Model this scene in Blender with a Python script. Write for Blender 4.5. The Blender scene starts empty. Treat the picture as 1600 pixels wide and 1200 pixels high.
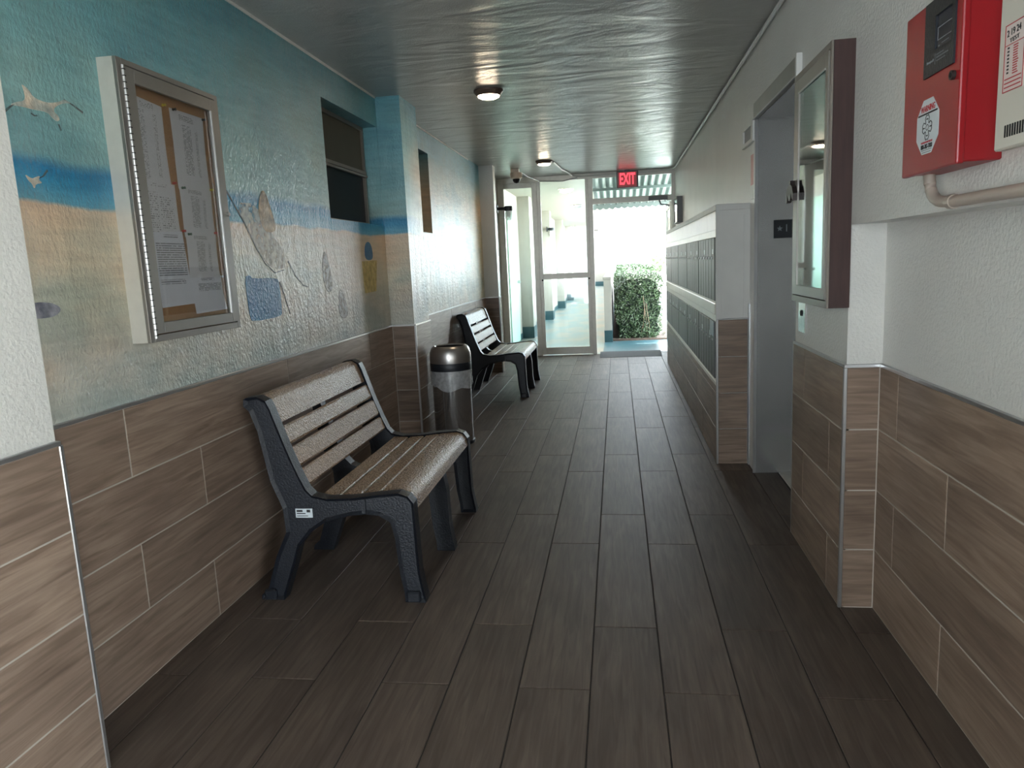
import bpy, bmesh, math, random
from mathutils import Vector, Matrix
random.seed(7)
sc = bpy.context.scene
C = sc.collection

# ---------------------------------------------------------------- camera, sky, sun, exposure
CAM_H = 1.31
cam = bpy.data.cameras.new('camera')
cam.sensor_width = 36.0
cam.lens = 25.92
cam.clip_start = 0.05
cam.clip_end = 400
camo = bpy.data.objects.new('camera', cam)
C.objects.link(camo)
Rm = Matrix(((0.9892347, 0.0234664, 0.1444439), (0.1385974, 0.1665252, -0.9762480), (-0.0469626, 0.9857579, 0.1614802)))
camo.matrix_world = Matrix.Translation((0, 0, CAM_H)) @ Rm.to_4x4()
sc.camera = camo

SKY = 8.6
w = bpy.data.worlds.new('sky')
sc.world = w
w.use_nodes = True
wn = w.node_tree.nodes
bg = wn['Background']
bg.inputs['Color'].default_value = (0.83, 0.925, 1.0, 1)
bg.inputs['Strength'].default_value = SKY

sun = bpy.data.lights.new('sun', 'SUN')
sun.energy = 12.0
sun.angle = 0.01
sun.color = (1.0, 0.97, 0.92)
suno = bpy.data.objects.new('sun', sun)
C.objects.link(suno)
_el, _az = math.radians(60), math.radians(-10)
_d = Vector((math.sin(_az) * math.cos(_el), math.cos(_az) * math.cos(_el), math.sin(_el)))
suno.rotation_euler = _d.to_track_quat('Z', 'Y').to_euler()

def portal(name, loc, rot, sx, sy):
    l = bpy.data.lights.new(name, 'AREA')
    l.shape = 'RECTANGLE'; l.size = sx; l.size_y = sy
    l.cycles.is_portal = True
    o = bpy.data.objects.new(name, l); C.objects.link(o)
    o.location = loc; o.rotation_euler = rot
portal('far_doorway_portal', (-0.40, 10.55, 1.25), (math.radians(-90), 0, 0), 2.4, 2.5)
BACK_Y = -2.2
portal('near_entrance_portal', (-1.10, BACK_Y - 0.16, 1.15), (math.radians(90), 0, 0), 0.95, 2.3)
portal('side_entrance_portal', (1.37, -1.12, 1.12), (0, math.radians(90), 0), 2.3, 2.2)

sc.view_settings.view_transform = 'Standard'
sc.view_settings.look = 'None'
sc.view_settings.gamma = 1.0
sc.view_settings.exposure = 1.42
sc.view_settings.use_curve_mapping = False
sc.cycles.max_bounces = 10
sc.cycles.diffuse_bounces = 6
sc.cycles.glossy_bounces = 4
sc.cycles.transparent_max_bounces = 16
sc.cycles.sample_clamp_indirect = 8.0
sc.cycles.caustics_reflective = False
sc.cycles.caustics_refractive = False
sc.cycles.use_denoising = True

# ---------------------------------------------------------------- helpers
def lin(c):
    return tuple(((v / 255.0) / 12.92 if v <= 10 else ((v / 255.0 + 0.055) / 1.055) ** 2.4) for v in c) + (1.0,)

def newmat(name):
    m = bpy.data.materials.new(name); m.use_nodes = True
    nt = m.node_tree
    return m, nt, nt.nodes['Principled BSDF']

def N(nt, t, **kw):
    n = nt.nodes.new(t)
    for k, v in kw.items(): setattr(n, k, v)
    return n

def plain(name, rgb, rough=0.5, metal=0.0, var=0.08, vscale=8.0, bump=0.0, bscale=80.0, spec=0.5, stretch=None):
    """plain paint / plastic / metal with faint mottling and fine relief"""
    m, nt, b = newmat(name)
    c = lin(rgb)
    b.inputs['Roughness'].default_value = rough
    b.inputs['Metallic'].default_value = metal
    b.inputs['Specular IOR Level'].default_value = spec
    tc = N(nt, 'ShaderNodeTexCoord')
    src = tc.outputs['Object']
    if stretch:
        mp = N(nt, 'ShaderNodeMapping'); mp.inputs['Scale'].default_value = stretch
        nt.links.new(src, mp.inputs['Vector']); src = mp.outputs['Vector']
    if var > 0:
        no = N(nt, 'ShaderNodeTexNoise'); no.inputs['Scale'].default_value = vscale; no.inputs['Detail'].default_value = 5
        nt.links.new(src, no.inputs['Vector'])
        r = N(nt, 'ShaderNodeValToRGB')
        r.color_ramp.elements[0].position = 0.3; r.color_ramp.elements[1].position = 0.7
        r.color_ramp.elements[0].color = tuple(v * (1 - var) for v in c[:3]) + (1,)
        r.color_ramp.elements[1].color = tuple(min(1, v * (1 + var)) for v in c[:3]) + (1,)
        nt.links.new(no.outputs['Fac'], r.inputs['Fac']); nt.links.new(r.outputs['Color'], b.inputs['Base Color'])
    else:
        b.inputs['Base Color'].default_value = c
    if bump > 0:
        n2 = N(nt, 'ShaderNodeTexNoise'); n2.inputs['Scale'].default_value = bscale; n2.inputs['Detail'].default_value = 4
        nt.links.new(src, n2.inputs['Vector'])
        bp = N(nt, 'ShaderNodeBump'); bp.inputs['Strength'].default_value = bump; bp.inputs['Distance'].default_value = 0.01
        nt.links.new(n2.outputs['Fac'], bp.inputs['Height']); nt.links.new(bp.outputs['Normal'], b.inputs['Normal'])
    return m

def emit(name, rgb, s):
    m, nt, b = newmat(name)
    b.inputs['Base Color'].default_value = lin(rgb)
    b.inputs['Emission Color'].default_value = lin(rgb)
    b.inputs['Emission Strength'].default_value = s
    return m

def glass(name, tint=(0.95, 0.97, 0.96), gloss=1.0, ior=1.5, rough=0.03):
    m, nt, b = newmat(name)
    nt.nodes.remove(b)
    out = nt.nodes['Material Output']
    t = N(nt, 'ShaderNodeBsdfTransparent'); t.inputs['Color'].default_value = tint + (1,)
    g = N(nt, 'ShaderNodeBsdfGlossy'); g.inputs['Roughness'].default_value = rough
    f = N(nt, 'ShaderNodeFresnel'); f.inputs['IOR'].default_value = ior
    mu = N(nt, 'ShaderNodeMath', operation='MULTIPLY'); mu.inputs[1].default_value = gloss; mu.use_clamp = True
    mx = N(nt, 'ShaderNodeMixShader')
    nt.links.new(f.outputs[0], mu.inputs[0]); nt.links.new(mu.outputs[0], mx.inputs[0])
    nt.links.new(t.outputs[0], mx.inputs[1]); nt.links.new(g.outputs[0], mx.inputs[2])
    nt.links.new(mx.outputs[0], out.inputs['Surface'])
    return m

def woodtile(name, ca, cb, cc, rough, bump, spec):
    """wood-look ceramic: grain along local X, every tile its own figure and tone"""
    m, nt, b = newmat(name)
    tc = N(nt, 'ShaderNodeTexCoord'); oi = N(nt, 'ShaderNodeObjectInfo')
    mul = N(nt, 'ShaderNodeVectorMath', operation='SCALE'); mul.inputs['Scale'].default_value = 37.0
    cmb = N(nt, 'ShaderNodeCombineXYZ')
    for i in range(3): nt.links.new(oi.outputs['Random'], cmb.inputs[i])
    nt.links.new(cmb.outputs[0], mul.inputs[0])
    add = N(nt, 'ShaderNodeVectorMath', operation='ADD')
    nt.links.new(tc.outputs['Object'], add.inputs[0]); nt.links.new(mul.outputs[0], add.inputs[1])
    mp = N(nt, 'ShaderNodeMapping'); mp.inputs['Scale'].default_value = (1.6, 22, 22)
    nt.links.new(add.outputs[0], mp.inputs['Vector'])
    n1 = N(nt, 'ShaderNodeTexNoise'); n1.inputs['Scale'].default_value = 2.2; n1.inputs['Detail'].default_value = 8; n1.inputs['Distortion'].default_value = 0.9
    nt.links.new(mp.outputs[0], n1.inputs['Vector'])
    mp2 = N(nt, 'ShaderNodeMapping'); mp2.inputs['Scale'].default_value = (2.2, 7, 7)
    nt.links.new(add.outputs[0], mp2.inputs['Vector'])
    n2 = N(nt, 'ShaderNodeTexNoise'); n2.inputs['Scale'].default_value = 1.0; n2.inputs['Detail'].default_value = 4
    nt.links.new(mp2.outputs[0], n2.inputs['Vector'])
    r1 = N(nt, 'ShaderNodeValToRGB')
    e = r1.color_ramp.elements
    e[0].position = 0.30; e[0].color = lin(ca)
    e[1].position = 0.68; e[1].color = lin(cc)
    k = e.new(0.5); k.color = lin(cb)
    nt.links.new(n1.outputs['Fac'], r1.inputs['Fac'])
    r2 = N(nt, 'ShaderNodeValToRGB')
    r2.color_ramp.elements[0].position = 0.28; r2.color_ramp.elements[0].color = (0.76, 0.73, 0.72, 1)
    r2.color_ramp.elements[1].position = 0.7; r2.color_ramp.elements[1].color = (1.12, 1.1, 1.08, 1)
    nt.links.new(n2.outputs['Fac'], r2.inputs['Fac'])
    mx = N(nt, 'ShaderNodeMix', data_type='RGBA', blend_type='MULTIPLY'); mx.inputs[0].default_value = 1.0
    nt.links.new(r1.outputs[0], mx.inputs[6]); nt.links.new(r2.outputs[0], mx.inputs[7])
    mr = N(nt, 'ShaderNodeMapRange'); mr.inputs['To Min'].default_value = 0.86; mr.inputs['To Max'].default_value = 1.12
    nt.links.new(oi.outputs['Random'], mr.inputs['Value'])
    hv = N(nt, 'ShaderNodeHueSaturation'); nt.links.new(mr.outputs[0], hv.inputs['Value'])
    nt.links.new(mx.outputs[2], hv.inputs['Color']); nt.links.new(hv.outputs[0], b.inputs['Base Color'])
    b.inputs['Roughness'].default_value = rough; b.inputs['Specular IOR Level'].default_value = spec
    bp = N(nt, 'ShaderNodeBump'); bp.inputs['Strength'].default_value = bump; bp.inputs['Distance'].default_value = 0.004
    nt.links.new(n1.outputs['Fac'], bp.inputs['Height']); nt.links.new(bp.outputs['Normal'], b.inputs['Normal'])
    return m

M = {}
M['floor_tile'] = woodtile('floor tile', (77, 67, 60), (90, 79, 72), (101, 90, 82), 0.54, 0.25, 0.40)
M['wall_tile'] = woodtile('wall tile', (116, 99, 86), (136, 118, 104), (152, 134, 119), 0.36, 0.2, 0.4)
M['grout_dark'] = plain('dark floor grout', (48, 44, 42), 0.8)
M['grout'] = plain('pale wall grout', (176, 168, 158), 0.8)
M['white_paint'] = plain('white wall paint', (214, 213, 208), 0.36, var=0.04, vscale=3, bump=0.4, bscale=90)
M['back_paint'] = plain('mid grey wall paint', (120, 118, 114), 0.6)
M['grey_paint'] = plain('grey cabinet paint', (208, 207, 202), 0.45, var=0.03)
M['steel'] = plain('brushed stainless steel', (200, 199, 197), 0.14, 0.9, var=0.04, vscale=30, stretch=(1, 1, 0.03))
M['steel_jamb'] = plain('elevator stainless', (186, 186, 184), 0.26, 0.82, var=0.05, vscale=6)
M['steel_dark'] = plain('lid steel', (176, 172, 168), 0.3, 0.9, var=0.03)
M['chrome'] = plain('metal tile edge', (190, 190, 190), 0.28, 0.85, var=0.0)
M['alu'] = plain('satin aluminium', (218, 215, 208), 0.38, 0.15, var=0.05, vscale=20)
M['alu_warm'] = plain('anodised aluminium', (150, 146, 140), 0.36, 0.6, var=0.05)
M['dark_metal'] = plain('dark latch metal', (52, 44, 42), 0.45, 0.3)
M['bronze'] = plain('bronze lamp rim', (96, 78, 68), 0.45, 0.2)
M['black_plastic'] = plain('black plastic', (26, 30, 36), 0.42, var=0.15, bump=0.15, bscale=140)
M['bench_frame'] = plain('dark blue black recycled plastic', (17, 21, 29), 0.42, var=0.2, vscale=30, bump=0.25, bscale=160)
M['bench_board'] = plain('brown recycled plastic board', (158, 130, 104), 0.26, var=0.3, vscale=95, bump=1.0, bscale=120, spec=0.8)
M['cork'] = plain('cork', (176, 128, 84), 0.8, var=0.14, vscale=160)
M['brown_wood'] = plain('red brown wood', (62, 41, 38), 0.55, var=0.2, vscale=6, stretch=(14, 14, 1))
M['red'] = plain('red enamel', (146, 25, 31), 0.36, var=0.05)
M['beige_box'] = plain('beige enamel', (196, 192, 180), 0.45, var=0.02)
M['dark_slot'] = plain('dark opening', (22, 22, 22), 0.8, var=0)
M['dark_inside'] = plain('dark felt', (40, 42, 44), 0.8, var=0.1)
M['conduit'] = plain('tan painted conduit', (170, 158, 146), 0.4, var=0.06)
M['white_plastic'] = plain('white plastic', (214, 214, 210), 0.4, var=0.02)
M['grey_plastic'] = plain('grey plastic', (120, 122, 126), 0.45, var=0.03)
M['mail_door'] = plain('grey anodised mailbox door', (96, 98, 98), 0.42, 0.3, var=0.05)
M['mail_frame'] = plain('light mailbox frame', (222, 218, 210), 0.30, 0.2, var=0.04)
M['cream'] = plain('cream textured panel', (222, 214, 198), 0.28, var=0.1, vscale=5, bump=0.3, bscale=60, stretch=(1, 9, 1))
M['blind'] = plain('olive grey obscure glass', (78, 76, 66), 0.5, var=0.05, spec=0.15)
M['dark_glass'] = plain('dark window glass', (20, 20, 22), 0.4, var=0.05, spec=0.12)
M['bronze_frame'] = plain('window frame aluminium', (132, 124, 116), 0.36, 0.4, var=0.04)
M['teal'] = plain('teal floor paint', (62, 94, 102), 0.4, var=0.14)
M['teal_base'] = plain('dark teal skirting paint', (46, 80, 86), 0.5, var=0.08)
M['ext_white'] = plain('cream outside paint', (170, 166, 157), 0.7, var=0.03, bump=0.1)
M['mint'] = plain('pale green panel paint', (170, 205, 188), 0.5, var=0.03)
M['pale_blue'] = plain('pale blue louvre', (150, 175, 205), 0.5, var=0.03)
M['awning'] = plain('pale green corrugated sheet', (104, 118, 117), 0.55, var=0.08, vscale=3)
M['concrete'] = plain('pale concrete', (206, 200, 188), 0.8, var=0.08, vscale=2)
M['mat'] = plain('grey threshold ramp', (54, 56, 62), 0.8, var=0.08)
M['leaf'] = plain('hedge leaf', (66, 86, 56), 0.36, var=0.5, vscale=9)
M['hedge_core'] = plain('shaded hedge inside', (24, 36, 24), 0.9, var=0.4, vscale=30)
M['mulch'] = plain('mulch', (84, 70, 60), 0.9, var=0.4, vscale=40)
M['twig'] = plain('twig', (120, 104, 84), 0.8)
M['glass'] = glass('clear window glass', (0.90, 0.95, 0.94))
M['board_glass'] = glass('notice board glass', (0.96, 0.97, 0.97), 0.3)
M['cab_glass'] = glass('display cabinet glass', (0.72, 0.76, 0.76), 1.7)
M['jar'] = plain('ribbed jelly jar glass', (226, 230, 228), 0.15, var=0.12, vscale=60)
M['jar'].node_tree.nodes['Principled BSDF'].inputs['Alpha'].default_value = 0.55
M['bag'] = plain('clear bin liner', (228, 230, 232), 0.22, var=0.2, vscale=40, bump=0.6, bscale=45, spec=0.9)
M['bag'].node_tree.nodes['Principled BSDF'].inputs['Alpha'].default_value = 0.42
M['lamp'] = emit('lit lamp lens', (255, 232, 200), 26.0)
M['lamp_day'] = emit('lit walkway lamp', (255, 246, 230), 8.0)
M['exit_red'] = emit('lit red letters', (255, 70, 84), 0.75)
M['exit_face'] = emit('lit red face', (150, 70, 74), 0.15)
M['ink'] = plain('black ink', (30, 30, 32), 0.7, var=0)
M['grey_ink'] = plain('grey ink', (120, 124, 128), 0.7, var=0)
M['red_ink'] = plain('red ink', (170, 52, 56), 0.7, var=0)
M['sticker'] = plain('white sticker', (196, 204, 208), 0.4, var=0)
M['pink_sticker'] = plain('pinkish printed label', (206, 192, 186), 0.5, var=0.03)
M['card_blue'] = plain('bluish card', (128, 140, 160), 0.35, var=0.1)
M['pink_print'] = plain('faded red print', (204, 142, 140), 0.4, var=0.15)
M['lcd'] = plain('dark display', (44, 46, 54), 0.1, var=0)
M['yellow'] = plain('yellow pin', (214, 190, 60), 0.4, var=0)
M['green'] = plain('green pin', (30, 84, 56), 0.4, var=0)
M['redpin'] = plain('red pin', (190, 50, 40), 0.4, var=0)
M['black'] = plain('black pin', (25, 25, 28), 0.4, var=0)
M['whitepin'] = plain('clear pin', (220, 220, 215), 0.3, var=0)

def floor_outside():
    m, nt, b = newmat('worn teal walkway paint')
    tc = N(nt, 'ShaderNodeTexCoord'); mp = N(nt, 'ShaderNodeMapping'); mp.inputs['Scale'].default_value = (1.2, 0.5, 1)
    nt.links.new(tc.outputs['Object'], mp.inputs['Vector'])
    n = N(nt, 'ShaderNodeTexNoise'); n.inputs['Scale'].default_value = 2.5; n.inputs['Detail'].default_value = 8
    nt.links.new(mp.outputs[0], n.inputs['Vector'])
    r = N(nt, 'ShaderNodeValToRGB')
    r.color_ramp.elements[0].position = 0.42; r.color_ramp.elements[0].color = lin((84, 116, 122))
    r.color_ramp.elements[1].position = 0.62; r.color_ramp.elements[1].color = lin((128, 122, 110))
    nt.links.new(n.outputs['Fac'], r.inputs['Fac']); nt.links.new(r.outputs[0], b.inputs['Base Color'])
    b.inputs['Roughness'].default_value = 0.3
    return m
M['walkway'] = floor_outside()

def ceiling_mat():
    m, nt, b = newmat('trowelled grey ceiling paint')
    tc = N(nt, 'ShaderNodeTexCoord'); mp = N(nt, 'ShaderNodeMapping'); mp.inputs['Scale'].default_value = (0.8, 1.7, 1)
    nt.links.new(tc.outputs['Object'], mp.inputs['Vector'])
    n = N(nt, 'ShaderNodeTexNoise'); n.inputs['Scale'].default_value = 2.4; n.inputs['Detail'].default_value = 4; n.inputs['Roughness'].default_value = 0.45; n.inputs['Distortion'].default_value = 1.2
    nt.links.new(mp.outputs[0], n.inputs['Vector'])
    n3 = N(nt, 'ShaderNodeTexNoise'); n3.inputs['Scale'].default_value = 110
    nt.links.new(tc.outputs['Object'], n3.inputs['Vector'])
    b1 = N(nt, 'ShaderNodeBump'); b1.inputs['Strength'].default_value = 0.5; b1.inputs['Distance'].default_value = 0.035
    nt.links.new(n.outputs['Fac'], b1.inputs['Height'])
    b2 = N(nt, 'ShaderNodeBump'); b2.inputs['Strength'].default_value = 0.25; b2.inputs['Distance'].default_value = 0.005
    nt.links.new(n3.outputs['Fac'], b2.inputs['Height']); nt.links.new(b1.outputs[0], b2.inputs['Normal'])
    nt.links.new(b2.outputs[0], b.inputs['Normal'])
    b.inputs['Base Color'].default_value = lin((168, 167, 164))
    b.inputs['Specular IOR Level'].default_value = 0.7
    b.inputs['Roughness'].default_value = 0.30
    return m
M['ceiling'] = ceiling_mat()

def mural_mat():
    """painted beach: sky, sea band and sand by height, over rough glossy stucco"""
    m, nt, b = newmat('painted beach mural')
    g = N(nt, 'ShaderNodeNewGeometry'); sp = N(nt, 'ShaderNodeSeparateXYZ')
    nt.links.new(g.outputs['Position'], sp.inputs[0])
    def noise(scale, sx, sy, sz, det=5):
        mp = N(nt, 'ShaderNodeMapping'); mp.inputs['Scale'].default_value = (sx, sy, sz)
        nt.links.new(g.outputs['Position'], mp.inputs['Vector'])
        n = N(nt, 'ShaderNodeTexNoise'); n.inputs['Scale'].default_value = scale; n.inputs['Detail'].default_value = det
        nt.links.new(mp.outputs[0], n.inputs['Vector']); return n.outputs['Fac']
    def math2(op, a, bb, clamp=False):
        n = N(nt, 'ShaderNodeMath', operation=op); n.use_clamp = clamp
        for i, v in enumerate((a, bb)):
            if isinstance(v, (int, float)): n.inputs[i].default_value = v
            else: nt.links.new(v, n.inputs[i])
        return n.outputs[0]
    wob = math2('MULTIPLY', math2('SUBTRACT', noise(3.0, 1, 1, 1), 0.5), 0.06)
    z = math2('ADD', sp.outputs['Z'], wob)
    t = N(nt, 'ShaderNodeMapRange'); t.inputs['From Min'].default_value = 0.9; t.inputs['From Max'].default_value = 2.46
    nt.links.new(z, t.inputs['Value'])
    def ramp(pts):
        r = N(nt, 'ShaderNodeValToRGB')
        el = r.color_ramp.elements
        el[0].position = (pts[0][0] - 0.9) / 1.56; el[0].color = lin(pts[0][1])
        el[1].position = (pts[-1][0] - 0.9) / 1.56; el[1].color = lin(pts[-1][1])
        for p, c in pts[1:-1]:
            k = el.new((p - 0.9) / 1.56); k.color = lin(c)
        nt.links.new(t.outputs[0], r.inputs['Fac']); return r.outputs['Color']
    A = ramp([(0.92, (176, 176, 168)), (1.10, (184, 176, 164)), (1.25, (192, 184, 166)), (1.45, (198, 186, 166)), (1.535, (206, 186, 164)), (1.545, (96, 158, 184)), (1.60, (58, 140, 180)), (1.64, (44, 126, 170)), (1.675, (138, 176, 178)), (1.82, (138, 178, 180)), (2.10, (108, 160, 170)), (2.45, (80, 138, 152))])
    B = ramp([(0.92, (186, 182, 160)), (1.25, (196, 190, 164)), (1.60, (212, 198, 170)), (1.95, (212, 190, 164)), (2.10, (176, 184, 176)), (2.25, (110, 160, 178)), (2.45, (84, 146, 170))])
    fy = N(nt, 'ShaderNodeMapRange'); fy.inputs['From Min'].default_value = 5.1; fy.inputs['From Max'].default_value = 5.5
    nt.links.new(sp.outputs['Y'], fy.inputs['Value'])
    mx = N(nt, 'ShaderNodeMix', data_type='RGBA'); nt.links.new(fy.outputs[0], mx.inputs[0])
    nt.links.new(A, mx.inputs[6]); nt.links.new(B, mx.inputs[7])
    # brushy washes of peach and pale blue
    wr = N(nt, 'ShaderNodeValToRGB')
    wr.color_ramp.elements[0].position = 0.36; wr.color_ramp.elements[0].color = lin((208, 224, 226))
    wr.color_ramp.elements[1].position = 0.66; wr.color_ramp.elements[1].color = lin((250, 234, 220))
    k = wr.color_ramp.elements.new(0.5); k.color = lin((246, 246, 240))
    nt.links.new(noise(2.2, 1, 0.9, 1.8, 6), wr.inputs['Fac'])
    mm = N(nt, 'ShaderNodeMix', data_type='RGBA', blend_type='MULTIPLY'); mm.inputs[0].default_value = 0.85
    nt.links.new(mx.outputs[2], mm.inputs[6]); nt.links.new(wr.outputs[0], mm.inputs[7])
    sr = N(nt, 'ShaderNodeMapRange'); sr.inputs['From Min'].default_value = 0.3; sr.inputs['From Max'].default_value = 0.7
    sr.inputs['To Min'].default_value = 1.0; sr.inputs['To Max'].default_value = 1.24
    nt.links.new(noise(5, 1, 0.8, 9, 6), sr.inputs['Value'])
    hv = N(nt, 'ShaderNodeHueSaturation'); nt.links.new(sr.outputs[0], hv.inputs['Value']); nt.links.new(mm.outputs[2], hv.inputs['Color'])
    nt.links.new(hv.outputs[0], b.inputs['Base Color'])
    b.inputs['Roughness'].default_value = 0.30
    b1 = N(nt, 'ShaderNodeBump'); b1.inputs['Strength'].default_value = 0.75; b1.inputs['Distance'].default_value = 0.008
    nt.links.new(noise(85, 1, 1, 0.7, 4), b1.inputs['Height'])
    b2 = N(nt, 'ShaderNodeBump'); b2.inputs['Strength'].default_value = 0.3; b2.inputs['Distance'].default_value = 0.03
    nt.links.new(noise(10, 1, 1.2, 0.35, 4), b2.inputs['Height']); nt.links.new(b2.outputs[0], b1.inputs['Normal'])
    nt.links.new(b1.outputs[0], b.inputs['Normal'])
    return m
M['mural'] = mural_mat()

def deco(name, rgb, alt=None, scale=14, amin=0.25, amax=0.95):
    """mural brushwork: two tones, patchy"""
    m, nt, b = newmat(name)
    tc = N(nt, 'ShaderNodeTexCoord'); n = N(nt, 'ShaderNodeTexNoise'); n.inputs['Scale'].default_value = scale; n.inputs['Detail'].default_value = 7
    nt.links.new(tc.outputs['Object'], n.inputs['Vector'])
    r = N(nt, 'ShaderNodeValToRGB')
    r.color_ramp.elements[0].position = 0.36; r.color_ramp.elements[0].color = lin(rgb)
    r.color_ramp.elements[1].position = 0.66; r.color_ramp.elements[1].color = lin(alt or rgb)
    nt.links.new(n.outputs['Fac'], r.inputs['Fac']); nt.links.new(r.outputs[0], b.inputs['Base Color'])
    ar = N(nt, 'ShaderNodeMapRange'); ar.inputs['From Min'].default_value = 0.30; ar.inputs['From Max'].default_value = 0.62; ar.inputs['To Min'].default_value = amin; ar.inputs['To Max'].default_value = amax
    n4 = N(nt, 'ShaderNodeTexNoise'); n4.inputs['Scale'].default_value = 26; n4.inputs['Detail'].default_value = 6; nt.links.new(tc.outputs['Object'], n4.inputs['Vector'])
    nt.links.new(n4.outputs['Fac'], ar.inputs['Value']); nt.links.new(ar.outputs[0], b.inputs['Alpha'])
    n2 = N(nt, 'ShaderNodeTexNoise'); n2.inputs['Scale'].default_value = 85
    nt.links.new(tc.outputs['Object'], n2.inputs['Vector'])
    bp = N(nt, 'ShaderNodeBump'); bp.inputs['Strength'].default_value = 0.5; bp.inputs['Distance'].default_value = 0.008
    nt.links.new(n2.outputs['Fac'], bp.inputs['Height']); nt.links.new(bp.outputs[0], b.inputs['Normal'])
    b.inputs['Roughness'].default_value = 0.4
    return m
M['d_blue'] = deco('mural blue', (26, 94, 144), (56, 122, 164), 9, 0.9, 1.0)
M['d_gull'] = deco('mural gull white', (226, 208, 186), (196, 202, 194), 20, 0.5, 1.0)
M['d_line'] = deco('mural dark line', (84, 92, 96), (110, 112, 108))
M['d_stone'] = deco('mural stone', (96, 98, 112), (160, 160, 170), 24, 0.7, 1.0)
M['d_hull'] = deco('mural pale sail', (222, 212, 190), (204, 204, 196), 10, 0.1, 0.7)
M['d_sail'] = deco('mural tan figure', (190, 152, 104), (204, 178, 140), 10, 0.4, 0.95)
M['d_yellow'] = deco('mural yellow patch', (206, 186, 112), (190, 166, 96), 30, 0.6, 1.0)
M['d_grey'] = deco('mural grey bottle', (176, 174, 166), (190, 186, 176), 12, 0.1, 0.7)
M['d_pink'] = deco('mural pink line', (196, 120, 116))
M['d_bluegrey'] = deco('mural pale blue patch', (140, 168, 176), (160, 178, 180), 10)

def paper_mat(name, rows, thr, cols, seed, tone=(226, 222, 226)):
    """printed sheet: rows of broken dark marks inside columns (u0, u1, v0, v1)"""
    m, nt, b = newmat(name)
    tc = N(nt, 'ShaderNodeTexCoord'); sp = N(nt, 'ShaderNodeSeparateXYZ'); nt.links.new(tc.outputs['Generated'], sp.inputs[0])
    U, V = sp.outputs['Y'], sp.outputs['Z']
    def mt(op, a, bb):
        n = N(nt, 'ShaderNodeMath', operation=op)
        for i, v in enumerate((a, bb)):
            if isinstance(v, (int, float)): n.inputs[i].default_value = v
            else: nt.links.new(v, n.inputs[i])
        return n.outputs[0]
    rv = mt('MULTIPLY', V, rows)
    line = mt('LESS_THAN', mt('FRACT', rv, 0), 0.5)
    cx = N(nt, 'ShaderNodeCombineXYZ'); nt.links.new(mt('MULTIPLY', U, 26.0), cx.inputs[0]); nt.links.new(mt('ADD', mt('FLOOR', rv, 0), seed), cx.inputs[1])
    no = N(nt, 'ShaderNodeTexNoise'); no.inputs['Scale'].default_value = 1.0; no.inputs['Detail'].default_value = 2
    mp = N(nt, 'ShaderNodeMapping'); mp.inputs['Scale'].default_value = (1, 7.3, 1)
    nt.links.new(cx.outputs[0], mp.inputs[0]); nt.links.new(mp.outputs[0], no.inputs['Vector'])
    ink = mt('MULTIPLY', line, mt('GREATER_THAN', no.outputs['Fac'], thr))
    area = None
    for u0, u1, v0, v1 in cols:
        a = mt('MULTIPLY', mt('MULTIPLY', mt('GREATER_THAN', U, u0), mt('LESS_THAN', U, u1)), mt('MULTIPLY', mt('GREATER_THAN', V, v0), mt('LESS_THAN', V, v1)))
        area = a if area is None else mt('MAXIMUM', area, a)
    ink = mt('MULTIPLY', ink, area)
    mx = N(nt, 'ShaderNodeMix', data_type='RGBA'); nt.links.new(mt('MULTIPLY', ink, 0.75), mx.inputs[0])
    mx.inputs[6].default_value = lin(tone); mx.inputs[7].default_value = lin((70, 70, 74))
    nt.links.new(mx.outputs[2], b.inputs['Base Color']); b.inputs['Roughness'].default_value = 0.7
    return m

# ---- geometry helpers
WL = {}
def link(o, parent):
    C.objects.link(o)
    if parent is not None: o.parent = parent
def wl(p): return WL.get(p.name, Vector((0, 0, 0))) if p is not None else Vector((0, 0, 0))

def obj(name, bm, mat, parent=None, kind=None, smooth=False, label=None, origin=None):
    """bm in world coordinates -> ONE mesh object"""
    o_loc = Vector(origin) if origin is not None else wl(parent)
    if parent is not None: o_loc = wl(parent)
    bmesh.ops.translate(bm, verts=bm.verts, vec=-o_loc)
    bmesh.ops.recalc_face_normals(bm, faces=bm.faces)
    me = bpy.data.meshes.new(name); bm.to_mesh(me); bm.free()
    if mat is not None: me.materials.append(M[mat] if isinstance(mat, str) else mat)
    if smooth:
        for p in me.polygons: p.use_smooth = True
        me.set_sharp_from_angle(angle=math.radians(38))
    o = bpy.data.objects.new(name, me); link(o, parent)
    if parent is None: o.location = o_loc
    WL[o.name] = o_loc
    if kind: o['kind'] = kind
    if label: o['label'] = label
    return o

def empty(name, loc, label=None, cat=None, group=None, kind=None):
    o = bpy.data.objects.new(name, None); C.objects.link(o); o.location = loc; o.empty_display_size = 0.05
    WL[o.name] = Vector(loc)
    tag(o, label, cat, group, kind); return o
def tag(o, label=None, cat=None, group=None, kind=None):
    for k, v in (('label', label), ('category', cat), ('group', group), ('kind', kind)):
        if v: o[k] = v
    return o

def copy_tree(o, delta, label, parent=None):
    c = o.copy(); C.objects.link(c)
    if parent is None:
        c.location = o.location + Vector(delta)
        if label: c['label'] = label
    else: c.parent = parent
    for ch in list(o.children): copy_tree(ch, delta, None, c)
    return c

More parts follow.
